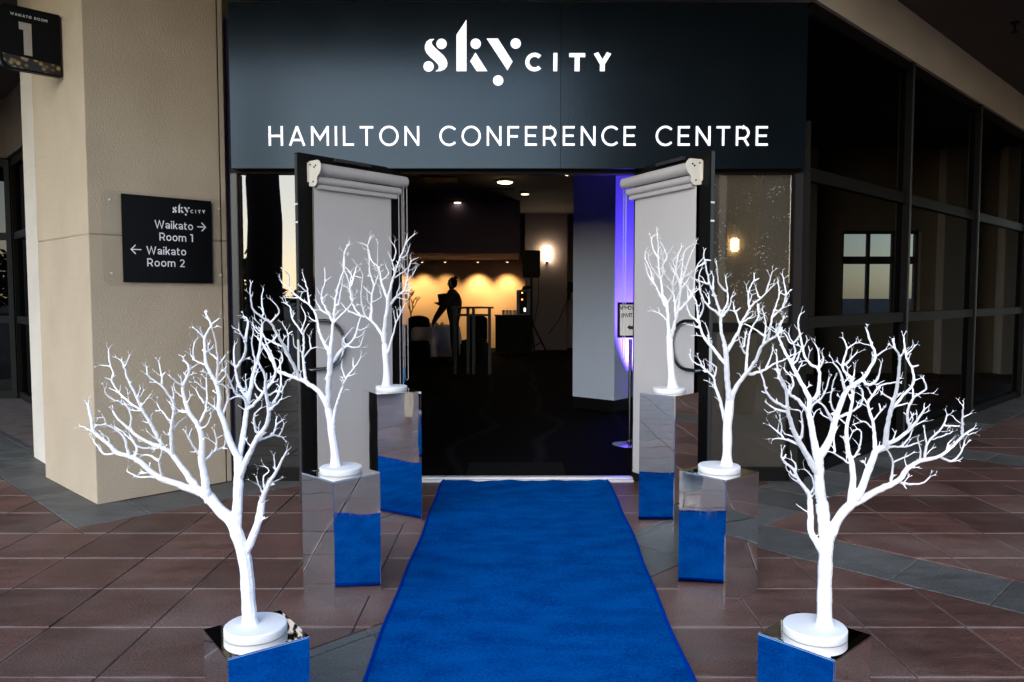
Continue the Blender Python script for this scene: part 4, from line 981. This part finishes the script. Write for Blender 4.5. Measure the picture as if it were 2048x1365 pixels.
struct(MB().box((-9, yb2, zlow), (P(1040, 600, yb2).x, YB - .01, 3.549)), 'interior_bulkhead', M['intdark'])
wx0, wx1 = P(1050, 600, 20.2).x, P(1134, 600, 20.2).x
struct(MB().box((wx0, 20.2, 0), (wx1, YB - .01, 3.548)), 'return_wall', mat('mauve_wall', (.26, .22, .24), .9, 0, .05, 2))
# wall washers under the bulkhead
wx = [P(p_, 540, YB).x for p_ in (806, 848, 893, 957, 1015)]
for i, x in enumerate(wx):
    c = Vector((x, YB - .42, zlow)); t = thing('wall_washer', ['small brass downlight nearest the left door, washing the back wall', 'small brass downlight washing the wall over the little indoor tree', 'small brass downlight washing the wall left of the person', 'small brass downlight making the bright pool right of the person', 'small brass downlight making the pool beside the speaker'][i], 'downlight', c, 'wall washing downlights')
    MB().lathe(c, [(.05, -.001), (.05, -.05), (.03, -.075)], 16).build('can', M['gold'], t)
    MB().lathe(c + Vector((0, 0, -.082)), [(.026, 0), (.026, .005)], 12).build('bulb', M['lampdim'], t)
    l = bpy.data.lights.new('washer', 'SPOT'); l.energy = (46, 50, 30, 84, 68)[i]; l.color = (1, .55, .19); l.spot_size = R(92); l.spot_blend = 1.0; l.shadow_soft_size = .06
    lo = bpy.data.objects.new('washer_lamp', l); COL.objects.link(lo); lo.parent = t; lo.location = (0, 0, -.10); lo.rotation_euler = (R(14), 0, 0)
# ceiling lights
for i, (px, py, big) in enumerate(((1010, 362, 1), (1135, 345, 1), (915, 403, 0), (1050, 386, 0), (857, 411, 0))):
    q = G(px, py, 3.54); t = thing('ceiling_light', ['bright round ceiling light in the middle of the doorway', 'bright round ceiling light half hidden by the white column', 'dim recessed ceiling light in the centre of the dark ceiling', 'dim recessed ceiling light just below the bright middle one', 'dim recessed ceiling light farthest left in the dark ceiling'][i], 'ceiling light', q, 'ceiling lights inside')
    r = .17 if big else .10
    MB().lathe(q + Vector((0, 0, -.03)), [(r * .8, 0), (r, .008), (r, .034)], 24).build('trim_ring', M['bracket'], t)
    MB().lathe(q + Vector((0, 0, -.038)), [(r * .76, 0), (r * .76, .007)], 24).build('diffuser', M['lamp'] if big else M['lampdim'], t)
vent = G(1000, 382, 3.545); tag(MB().box((vent.x - .3, vent.y - .3, 3.528), (vent.x + .3, vent.y + .3, 3.549)).build('ceiling_vent', M['skirt'], bevel=.004), 'square black air vent in the interior ceiling near the middle light', 'vent')
vent = G(880, 358, 3.545); tag(MB().box((vent.x - .3, vent.y - .3, 3.528), (vent.x + .3, vent.y + .3, 3.549)).build('ceiling_vent', M['skirt'], bevel=.004), 'square black air vent in the interior ceiling close behind the left door', 'vent')
# wall sconce
q = P(1094, 508, 20.1); t = thing('wall_sconce', 'glowing white wall sconce on the mauve wall right of the loudspeaker', 'wall lamp', q)
MB().box((q.x - .10, q.y - .06, q.z - .19), (q.x + .10, q.y - .005, q.z + .19)).build('shade', glow('sconce_glass', (1, .80, .50), 7), t, bevel=.02)
MB().box((q.x - .03, q.y - .004, q.z - .26), (q.x + .03, q.y + .09, q.z - .195)).build('bracket', M['steel'], t)
# square white column with black skirting
i0, i1, i2 = G(1228, 826), G(1145, 816), G(1290, 812)
i3 = i1 + (i2 - i0); icol = thing('interior_column', 'white square column just inside the doorway with its right side lit violet', 'column', i0)
zs = .15
MB().prism([i0, i2, i3, i1], zs, 3.549).build('shaft', M['intcol'], icol)
cc = (i0 + i3) / 2
for k_, (a_, b_) in enumerate(((i1, i0), (i0, i2))):
    e_ = (b_ - a_); nn_ = 3 if k_ == 0 else 2
    for s_ in range(nn_):
        a2 = a_ + e_ * (s_ / nn_) + e_.normalized() * .002; MB().obox(a2 + (a2 - cc).normalized() * .0, e_ / nn_ - e_.normalized() * .004, Zu * (zs - .001), (cc - (a_ + b_) / 2).normalized() * .03).build('skirting_tile', M['skirt'], icol)
# violet uplighter
rd = (i2 - i0).normalized(); rn = Vector((rd.y, -rd.x, 0)); q = i0 + rd * .42 + rn * .30
t = thing('uplighter', 'small floor uplighter throwing violet light up the white column side', 'floor lamp', q)
MB().lathe(q, [(.07, .005), (.075, .02), (.06, .10), (.055, .10)], 18).build('body', M['blacksatin'], t); MB().lathe(q, [(.05, .101), (.05, .104)], 16).build('lens', M['bluelamp'], t)
l = bpy.data.lights.new('uplight', 'SPOT'); l.energy = 560; l.color = (.12, .06, 1); l.spot_size = R(60); l.spot_blend = .8; l.shadow_soft_size = .05
lo = bpy.data.objects.new('uplight_lamp', l); COL.objects.link(lo); lo.parent = t; lo.location = (0, 0, .14)
dv = (i0 + rd * .40 + Vector((0, 0, 1.9)) - (q + Vector((0, 0, .14)))).normalized(); lo.rotation_euler = (-dv).to_track_quat('Z', 'Y').to_euler()
# sign stand
q = G(1259, 891); st = thing('sign_stand', 'chrome pole stand holding a small framed notice with a left arrow', 'sign stand', q)
MB().lathe(q, [(.165, .002), (.165, .010), (.05, .022), (.03, .030), (.02, .05)], 32).build('base', M['steel'], st, smooth=True)
mb = MB(); mb.tube([q + Vector((0, 0, .04)), q + Vector((0, 0, 1.02))], .017, 12); mb.build('pole', M['steel'], st, smooth=True)
yq = q.y - .03; a, b = P(1235, 605, yq), P(1308, 676, yq); zA, zB = b.z, a.z
fr = MB(); w_ = .022
for x0, x1, zz0, zz1 in ((a.x, b.x, zA, zA + w_), (a.x, b.x, zB - w_, zB), (a.x, a.x + w_, zA + w_, zB - w_), (b.x - w_, b.x, zA + w_, zB - w_)): fr.box((x0, yq - .012, zz0), (x1, yq + .01, zz1))
fr.build('frame', M['blacksatin'], st)
MB().box((a.x + w_, yq - .004, zA + w_), (b.x - w_, yq + .006, zB - w_)).build('notice', M['screen'], st)
mm_ = yq / FPX
def notice(txt, px0, px1, py, h_):
    o_ = P(px0, py, yq); join(text(txt, Vector((o_.x, yq - .0042, o_.z)), Vector((1, 0, 0)), Zu, NF, h_ * mm_, width=(px1 - px0) * mm_, weight=.17, depth=.001)).build('lettering', M['ink'], st)
notice('VIP MID WINTER', 1239, 1290, 620, 8); notice('(INVITATION', 1243, 1292, 635, 8)
p_ = [P(x, y, yq - .0043) for x, y in ((1254, 655), (1260, 650), (1260, 652.5), (1292, 652.5), (1292, 659), (1260, 659), (1260, 660.5))]
MB().slab([Vector((v_.x, yq - .0042, v_.z)) for v_ in p_], NF * .001).build('arrow', M['ink'], st)
# ribbed entry mat
MATB = mat('mat_rubber', (.0025, .0025, .003), .95, spec=.0)
em = thing('entry_mat', 'black ribbed entrance mat just inside the aluminium threshold', 'mat', (F(1036, 0).x, YF + .4, 0))
MB().box((F(925, 0).x, YF + .10, .0045), (F(1140, 0).x, YF + .60, .009)).build('backing', MATB, em)
mb = MB()
for k in range(26): mb.box((F(926, 0).x, YF + .105 + k * .019, .0092), (F(1139, 0).x, YF + .114 + k * .019, .014))
mb.build('rib', mat('mat_rib', (.007, .007, .007), .9, spec=.03), em)['kind'] = 'stuff'
# dining table, chairs, little tree
ty = 16.0; tq = P(850, 653, ty); tz = .75
ty = (G(850, 652, tz)).y; tx = G(848, 652, tz).x; tr_ = .78
tb = thing('round_table', 'round dining table under a white cloth behind the left blind chains', 'table', (tx, ty, 0))
MB().lathe((tx, ty, tz - .03), [(tr_ - .01, 0), (tr_, .012), (tr_ - .005, .02)], 40).build('tabletop', M['timber'], tb)
MB().lathe((tx, ty, 0), [(.28, 0), (.28, .03), (.05, .06), (.05, tz - .031)], 20).build('pedestal', M['blacksatin'], tb)
mb = MB(); n = 96; vv = [(tx, ty, tz + .004)]; ff = []
rings = [(tr_ * .6, tz + .003, 0), (tr_ + .004, tz + .002, 0), (tr_ + .02, tz - .05, .01), (tr_ + .03, .35, .05), (tr_ + .04, .12, .08)]
for r, z, w in rings:
    for j in range(n): an = 2 * math.pi * j / n; q_ = r + w * math.sin(an * 14); vv.append((tx + q_ * math.cos(an), ty + q_ * math.sin(an), z))
ff += [(0, 1 + j, 1 + (j + 1) % n) for j in range(n)]
for i in range(len(rings) - 1): ff += [(1 + i * n + j, 1 + (i + 1) * n + j, 1 + (i + 1) * n + (j + 1) % n, 1 + i * n + (j + 1) % n) for j in range(n)]
mb.add(vv, ff); tag(mb.build('tablecloth', M['cloth'], smooth=True), 'white cloth hanging in folds over the round dining table', 'tablecloth')
def chair(px, py0, y, ang, label):
    q = P(px, py0, y); c = Vector((q.x, y, 0)); ch = thing('covered_chair', label, 'chair', c, 'black covered chairs at the table')
    u_ = Vector((math.cos(ang), math.sin(ang), 0)); v_ = Vector((-u_.y, u_.x, 0))
    w = .235
    bk = [(-w, .46), (w, .46), (w, .90)] + [(w * math.cos(R(t)), .90 + .10 * math.sin(R(t))) for t in range(15, 166, 15)] + [(-w, .90)]
    MB().slab([c + u_ * x + Zu * z + v_ * .18 for x, z in bk], v_ * .07).build('backrest', M['blacksatin'], ch, bevel=.015)
    MB().slab([c + u_ * x + v_ * yv + Zu * .40 for x, yv in ((-w, -.26), (w, -.26), (w, .25), (-w, .25))], Zu * .07).build('seat', M['blacksatin'], ch, bevel=.02)
    sk = [(-w - .01, -.27), (w + .01, -.27), (w + .02, .26), (-w - .02, .26)]
    MB().slab([c + u_ * x * 1.04 + v_ * yv * 1.03 + Zu * .004 for x, yv in sk], Zu * .40).build('skirt', M['blacksatin'], ch, bevel=.02)
chair(836, 640, ty - .95, R(4), 'black covered chair in front of the white clothed table, below the little tree')
chair(949, 640, ty - .55, R(-12), 'black covered chair seen between the legs of the tall bar table')
chair(800, 640, ty - .3, R(80), 'black covered chair half hidden by the left blind chains')
# little tree on the table
mb = MB(); g = random.Random(4); bq = Vector((G(838, 648, tz).x, ty, tz + .004))
def grow(p, d, ln, r, lev):
    pts = [p]; dd = d.copy()
    for _ in range(4):
        dd = (dd + Vector((g.uniform(-.2, .2), g.uniform(-.2, .2), g.uniform(-.05, .2)))).normalized(); pts.append(pts[-1] + dd * ln / 4)
    mb.tube(pts, [r, r * .9, r * .85, r * .78, r * .7], 5)
    if lev:
        for k in range(3): grow(pts[-1 - (k == 2)], (dd + Vector((g.uniform(-.9, .9), g.uniform(-.9, .9), g.uniform(-.2, .5)))).normalized(), ln * .68, r * .66, lev - 1)
mt = thing('table_tree', 'small brown bare branch tree standing on the white clothed table', 'artificial tree', bq)
MB().lathe(bq, [(.09, .0), (.09, .02), (.02, .024)], 20).build('base_disc', M['disc'], mt)
grow(bq + Vector((0, 0, .02)), Vector((0, 0, 1)), .33, .022, 4); mb.build('trunk', mat('mauve_twigs', (.16, .09, .08), .8), mt)
for k, (px, m_) in enumerate(((866, 'gold'), (879, 'china'), (889, 'china'))):
    q = Vector((G(px, 650, tz).x, ty - .25 + .12 * k, tz + .003)); tag(MB().lathe(q, [(.03, 0), (.036, .05), (.036, .075), (.03, .075)], 14).build('votive_cup', M[m_], smooth=True), ['gold votive cup on the white tablecloth nearest the little tree', 'white cup in the middle of the tablecloth', 'white cup at the right end of the tablecloth'][k], 'cup', 'cups on the dining table')
# tall bar table
by = 14.0; bt = thing('bar_table', 'tall slim bar table with paired steel legs in the middle of the room', 'bar table', (P(945, 600, by).x, by, 0))
bx0, bx1 = P(906, 615, by).x, P(984, 615, by).x; bz = P(940, 614, by).z
MB().box((bx0 - .02, by - .2, bz - .03), (bx1 + .03, by + .2, bz)).build('top', M['alu_grey'], bt, bevel=.004)
MB().box((bx0 + .08, by - .02, bz - .17), (bx1 - .05, by + .02, bz - .13)).build('cross_rail', M['alu_grey'], bt)
for px in (910, 936, 947, 979):
    x = P(px, 615, by).x; MB().box((x - .028, by - .03, 0), (x + .028, by + .03, bz - .031)).build('leg', M['alu_grey'], bt, bevel=.004)
# loudspeaker on tripod
sy = 16.5; a, b = P(1042, 501, sy), P(1080, 556, sy)
sp_ = thing('loudspeaker', 'black box loudspeaker raised on a tripod in front of the back wall', 'loudspeaker', ((a.x + b.x) / 2, sy, b.z))
MB().slab([(a.x, sy - .16, a.z), (b.x, sy - .16, a.z - .01), (b.x, sy - .16, b.z + .05), (b.x - .03, sy - .16, b.z), (a.x + .04, sy - .16, b.z)], (0, .34, 0)).build('cabinet', M['blacksatin'], sp_, bevel=.01)
MB().box((a.x + .04, sy - .17, b.z + .05), (b.x - .04, sy - .161, a.z - .04)).build('grille', M['skirt'], sp_)
cx_ = (a.x + b.x) / 2 + .02; stn = thing('speaker_tripod', 'black tripod stand holding up the loudspeaker', 'tripod', (cx_, sy, 0))
mb = MB(); mb.tube([(cx_, sy, .25), (cx_, sy, b.z - .001)], .025, 10); mb.build('pole', M['blacksatin'], stn)
MB().lathe((cx_, sy, .86), [(.04, 0), (.045, .03), (.04, .08)], 12).build('collar', M['blacksatin'], stn)
for k in range(3):
    an = R(-40 + 120 * k); e = Vector((cx_ + .55 * math.cos(an), sy + .55 * math.sin(an), .02)); mb = MB(); mb.tube([(cx_, sy, .88), e], .018, 8); mb.build('leg', M['blacksatin'], stn)
    mb = MB(); mb.tube([(cx_, sy, .3), (Vector((cx_, sy, .88)) + e) / 2], .012, 6); mb.build('brace', M['blacksatin'], stn)
cb = [P(1078, 540, sy), P(1077, 600, sy), P(1070, 640, sy), P(1066, 655, sy)]; mb = MB(); mb.tube(cb, .008, 6); tag(mb.build('speaker_cable', M['blacksatin']), 'black cable hanging down from the loudspeaker', 'cable')
# buffet cabinet with coffee machine and cups
ky = 19.0; a, b = P(991, 630, ky), P(1062, 690, ky); kb = thing('sideboard', 'black sideboard with a coffee machine and cups below the loudspeaker', 'sideboard', ((a.x + b.x) / 2, ky, 0))
MB().box((a.x, ky - .25, .05), (b.x, ky + .3, a.z - .03)).build('carcass', M['blacksatin'], kb, bevel=.006); MB().box((a.x - .02, ky - .27, a.z - .029), (b.x + .02, ky + .32, a.z)).build('worktop', M['skirt'], kb, bevel=.004)
for s_ in (0, 1):
    x0 = a.x + .02 + s_ * (b.x - a.x) / 2; MB().box((x0, ky - .268, .09), (x0 + (b.x - a.x) / 2 - .04, ky - .251, a.z - .06)).build('door', M['blacksatin'], kb, bevel=.003)
zk = a.z; a, b = P(1033, 580, ky), P(1060, 630, ky); cm = thing('coffee_machine', 'dark blue lit coffee machine with red and white indicators on the sideboard', 'coffee machine', ((a.x + b.x) / 2, ky, zk))
MB().box((a.x, ky - .2, zk + .001), (b.x, ky + .2, a.z)).build('housing', mat('navy_housing', (.02, .02, .10), .35), cm, bevel=.015)
MB().box((a.x + .07, ky - .215, zk + .03), (b.x - .08, ky - .201, a.z - .05)).build('front_panel', M['black'], cm)
for dz_, m_ in ((.52, 'redlamp'), (.36, 'redlamp')): MB().box((a.x + .12, ky - .222, zk + dz_), (a.x + .15, ky - .216, zk + dz_ + .03)).build('indicator', M[m_], cm)
MB().box((a.x + .18, ky - .222, zk + .08), (a.x + .22, ky - .216, zk + .17)).build('display', M['whitelamp'], cm)
MB().slab([(a.x + .12, ky - .1, a.z), (b.x - .02, ky - .1, a.z), (b.x + .03, ky - .1, a.z + .10), (a.x + .16, ky - .1, a.z + .09)], (0, .2, 0)).build('hopper', M['black'], cm, bevel=.01)
for k in range(4):
    px = 1007 + k * 7.5; q = Vector((P(px, 628, ky).x, ky - .12, zk + .001))
    cs = MB()
    for s_ in range(2): cs.lathe(q + Vector((0, 0, s_ * .06)), [(.042, 0), (.04, .03), (.03, .055), (.02, .058)], 14)
    tag(cs.build('cup_stack', M['china'], smooth=True), ['stack of upturned white cups farthest left on the sideboard', 'second stack of upturned white cups from the left on the sideboard', 'third stack of upturned white cups, second from the coffee machine', 'stack of upturned white cups next to the coffee machine'][k], 'cups', 'upturned cups on the sideboard')
# wall device
q = P(1139, 576, 19.35); wd_ = thing('wall_device', 'small black bracketed device on the wall beside the white column', 'wall device', q)
MB().box((q.x - .06, q.y - .1, q.z - .12), (q.x + .10, q.y, q.z + .14)).build('body', M['blacksatin'], wd_, bevel=.01); MB().box((q.x - .04, q.y - .08, q.z - .30), (q.x + .02, q.y, q.z - .121)).build('arm', M['blacksatin'], wd_, bevel=.005)
mb = MB(); mb.tube([P(1138, 590, 19.3), P(1130, 612, 19.3), P(1118, 640, 19.3), P(1103, 660, 19.3), P(1097, 668, 19.3)], .01, 6); mb.build('cable', M['blacksatin'], wd_)
# person
y0 = 16.35; k_ = y0 / FPX
def hp(px, py, dy=0): return P(px, py, y0) + Vector((0, dy, 0))
def skinned(name, vs_, es, rs, m_, parent, root=0):
    off = OFF.get(parent.name, Vector()); me = bpy.data.meshes.new(name); me.from_pydata([tuple(Vector(v_) - off) for v_ in vs_], es, []); me.materials.append(m_)
    o = bpy.data.objects.new(name, me); COL.objects.link(o); o.parent = parent; OFF[o.name] = off
    md = o.modifiers.new('skin', 'SKIN'); md.use_smooth_shade = True
    for i, r in enumerate(rs): me.skin_vertices[0].data[i].radius = (r, r) if not isinstance(r, tuple) else r
    me.skin_vertices[0].data[root].use_root = True
    o.modifiers.new('sub', 'SUBSURF').levels = 1; o.modifiers['sub'].render_levels = 2; return o
pe = thing('person', 'person in dark clothes with tied up hair bending over the table, holding a dark box', 'person', hp(906, 690) * 1)
hx = hp(907, 570); px_ = hx.x
B_ = [(px_ + .01, y0, .96), (px_ + .01, y0, 1.14), (px_, y0, 1.34), (px_ - .01, y0, 1.49), (px_ - .02, y0, 1.56), (px_ - .03, y0, 1.64), (px_ - .03, y0, 1.72),
      (px_ - .01, y0 - .17, 1.45), (px_ - .20, y0 - .22, 1.19), (px_ - .36, y0 - .15, .96), (px_ - .41, y0 - .12, .86),
      (px_ - .01, y0 + .17, 1.45), (px_ - .08, y0 + .24, 1.18), (px_ - .26, y0 + .14, 1.24), (px_ - .33, y0 + .10, 1.26),
      (px_ + .01, y0 - .10, .90), (px_, y0 - .11, .50), (px_ + .02, y0 - .11, .09), (px_ - .12, y0 - .11, .04),
      (px_ + .01, y0 + .10, .90), (px_ + .04, y0 + .11, .50), (px_ + .07, y0 + .11, .09), (px_ - .07, y0 + .11, .04)]
E_ = [(0, 1), (1, 2), (2, 3), (3, 4), (4, 5), (5, 6), (3, 7), (7, 8), (8, 9), (9, 10), (3, 11), (11, 12), (12, 13), (13, 14), (0, 15), (15, 16), (16, 17), (17, 18), (0, 19), (19, 20), (20, 21), (21, 22)]
Rr = [.19, .175, .20, .14, .06, .085, .085, .11, .085, .06, .04, .10, .075, .05, .04, .10, .07, .05, .04, .10, .07, .05, .04]
for h_, dr_ in ((10, Vector((-.25, 0, -1))), (14, Vector((-1, .1, .1)))):
    for f_ in range(5):
        b_ = Vector(B_[h_]); side = Vector((0, 1, 0)); sp2 = b_ + side * (.018 * (f_ - 2)) + dr_ * (.05 if f_ else .02) + (Vector((-.03, -.02, .01)) if f_ == 0 else Vector())
        B_ += [tuple(sp2), tuple(sp2 + dr_ * (.035 + .008 * (f_ in (2, 3))))]; n_ = len(B_); E_ += [(h_, n_ - 2), (n_ - 2, n_ - 1)]; Rr += [.010, .008]
skinned('body', B_, E_, Rr, mat('dark_uniform', (.012, .011, .013), .85), pe)
mb = MB(); mb.lathe((px_ - .03, y0, 1.60), [(.03, -.02), (.075, .02), (.088, .09), (.080, .15), (.05, .19), (.02, .205)], 20); mb.build('face', M['skin'], pe, smooth=True)
mb = MB(); mb.lathe((px_ - .008, y0, 1.66), [(.06, -.06), (.088, .0), (.092, .07), (.07, .13), (.03, .152)], 20); mb.lathe((px_ + .045, y0, 1.765), [(.02, 0), (.045, .02), (.045, .05), (.02, .07)], 14); mb.build('hair', M['blacksatin'], pe, smooth=True)
mb = MB(); mb.tube([(px_ - .112, y0, 1.68), (px_ - .135, y0, 1.66), (px_ - .11, y0, 1.655)], .012, 8); mb.build('nose', M['skin'], pe, smooth=True)
a, b = P(875, 586, y0 - .02), P(897, 606, y0 - .02)
tag(MB().slab([(a.x, y0 - .08, a.z - .03), (b.x + .02, y0 - .08, a.z), (b.x + .02, y0 - .08, b.z), (a.x + .03, y0 - .08, b.z)], (0, .22, 0)).build('held_box', M['blacksatin'], bevel=.01), 'dark shallow box held up in front of the person by the table', 'box')

# ------------------------------------------------------------------ the open side behind the viewer, seen only in reflections
tq = Vector((-4.3, -1.6, 0)); tk = thing('street_tree', 'thick dark tree trunk with a leafy crown out on the forecourt edge', 'tree', tq)
mb = MB(); mb.tube([tq + Vector((.02 * math.sin(z * 3), 0, z)) for z in [0, .3, .8, 1.4, 2, 2.7, 3.4, 4.2, 5]], [.42, .34, .31, .305, .30, .29, .28, .25, .18], 16); mb.build('trunk', M['bark'], tk, smooth=True)
def leaves(c, rad, n, size, seed, flat=.7):
    g = random.Random(seed); m_ = MB()
    for _ in range(n):
        d_ = Vector((g.gauss(0, 1), g.gauss(0, 1), g.gauss(0, 1) * flat)); d_ = d_.normalized() * rad * g.uniform(.35, 1) ** .6; p = Vector(c) + Vector((d_.x, d_.y, d_.z * flat))
        a_ = Vector((g.gauss(0, 1), g.gauss(0, 1), g.gauss(0, 1))).normalized() * size; b_ = a_.orthogonal().normalized() * size * .5
        m_.add([p - a_, p + b_, p + a_, p - b_], [(0, 1, 2, 3)])
    return m_
leaves(tq + Vector((0, 0, 6.2)), 1.6, 900, .12, 3).build('crown', M['leaf'], tk)
hg = MB(); g = random.Random(9)
for k in range(60):
    x = -60 + k * 2.2; m_ = leaves((x, -34 + g.uniform(-3, 3), 1.2 if x > -18 else 2.6), g.uniform(1.2, 2.2) * (1 if x > -18 else 1.9), 70 if x > -18 else 190, .42, k, .8); hg.add(m_.v, m_.f)
o = hg.build('hedge_row', M['leaf']); o['kind'] = 'stuff'
bx_ = thing('planter', 'weathered brown timber planter box on the forecourt behind the viewer', 'planter', (4.1, -.2, 0))
MB().box((3.5, -.5, .06), (4.9, .1, .42)).build('box', M['timber'], bx_, bevel=.01); MB().box((3.55, -.45, .421), (4.85, .05, .44)).build('soil', M['soil'], bx_)
leaves((4.2, -.2, .62), .4, 160, .09, 77, .6).build('foliage', M['leaf'], bx_)
# forecourt column with a lit wall lamp
fc = thing('forecourt_column', 'beige forecourt column carrying a lit wall lamp, off to the right', 'column', (2.95, 2.15, 0))
MB().box((2.62, 2.05, 0), (3.02, 2.4, ROOF + .001)).build('shaft', M['stucco'], fc, bevel=.01)
q = Vector((0, 2.42, 0)); dref = 2 * YF - 2.47; lx = (1470 - 1024) / FPX * dref; lz = CAM_H + (590.4 - 490) / FPX * dref
wlm = thing('wall_lamp', 'small warm wall lamp on the forecourt column facing the entrance', 'wall lamp', (lx, 2.41, lz)); lx = max(lx, 2.68)
MB().box((lx - .045, 2.402, lz - .08), (lx + .045, 2.47, lz + .08)).build('shade', glow('lamp_shade', (1, .72, .34), 9), wlm, bevel=.015)
# the wing of the building across the forecourt, mirrored in the glazed wall
XW = 10.5
def refl(px, py):
    h_ = RP(px, py); d_ = (h_ - CO).normalized(); n_ = RWN; d2 = d_ - n_ * 2 * d_.dot(n_); t_ = (XW - h_.x) / d2.x; return h_ + d2 * t_
w0, w1 = refl(1684, 600), refl(1840, 600); ya, yb = sorted((w0.y, w1.y)); za, zb_ = .95, refl(1760, 462).z
wg = thing('side_wing', 'beige wing of the building across the forecourt with a big window', 'building', (XW, 6, 0))
for nme, y_0, y_1, z_0, z_1 in (('wall', 3.6, ya, 0, ROOF - .005), ('wall', yb, 13.2, 0, ROOF - .005), ('wall', ya, yb, 0, za), ('wall', ya, yb, zb_, ROOF - .005)): MB().box((XW, y_0, z_0), (XW + .3, y_1, z_1)).build(nme, M['stucco'], wg)
for y_ in (4.6, ya - .8, yb + .5, yb + 1.6): MB().box((XW - .25, y_ - .22, 0), (XW - .001, y_ + .22, ROOF - .006)).build('pilaster', M['cream'], wg, bevel=.01)
wf = MB(); m1, m2 = ya + (yb - ya) * .36, ya + (yb - ya) * .68
for y_ in (ya + .03, m1, m2, yb - .03): wf.box((XW + .10, y_ - .03, za), (XW + .16, y_ + .03, zb_))
zq = za + (zb_ - za) * .68
wf.box((XW + .105, ya, zq - .07), (XW + .155, yb, zq + .07)); wf.box((XW + .105, ya, za), (XW + .155, yb, za + .06)); wf.box((XW + .105, ya, zb_ - .05), (XW + .155, yb, zb_))
wf.build('window_frame', mat('pale_window_bars', (.16, .15, .14), .5), wg); MB().box((XW + .126, ya, za), (XW + .132, yb, zb_)).build('pane', M['clear'], wg)

ob = thing('added_dark_block', 'plain dark block added far behind the viewer to darken the sign reflection', 'building', (13, -26, 0))  # unseen block added to blacken the sign panel's reflection towards the right
MB().box((3.6, -32, 0), (34, -24, 15)).build('wall', mat('dark_block_face', (.03, .027, .025), .8), ob)
MB().box((2.4, -32.2, 15.001), (34.2, -23.8, 15.4)).build('roof', M['skirt'], ob)
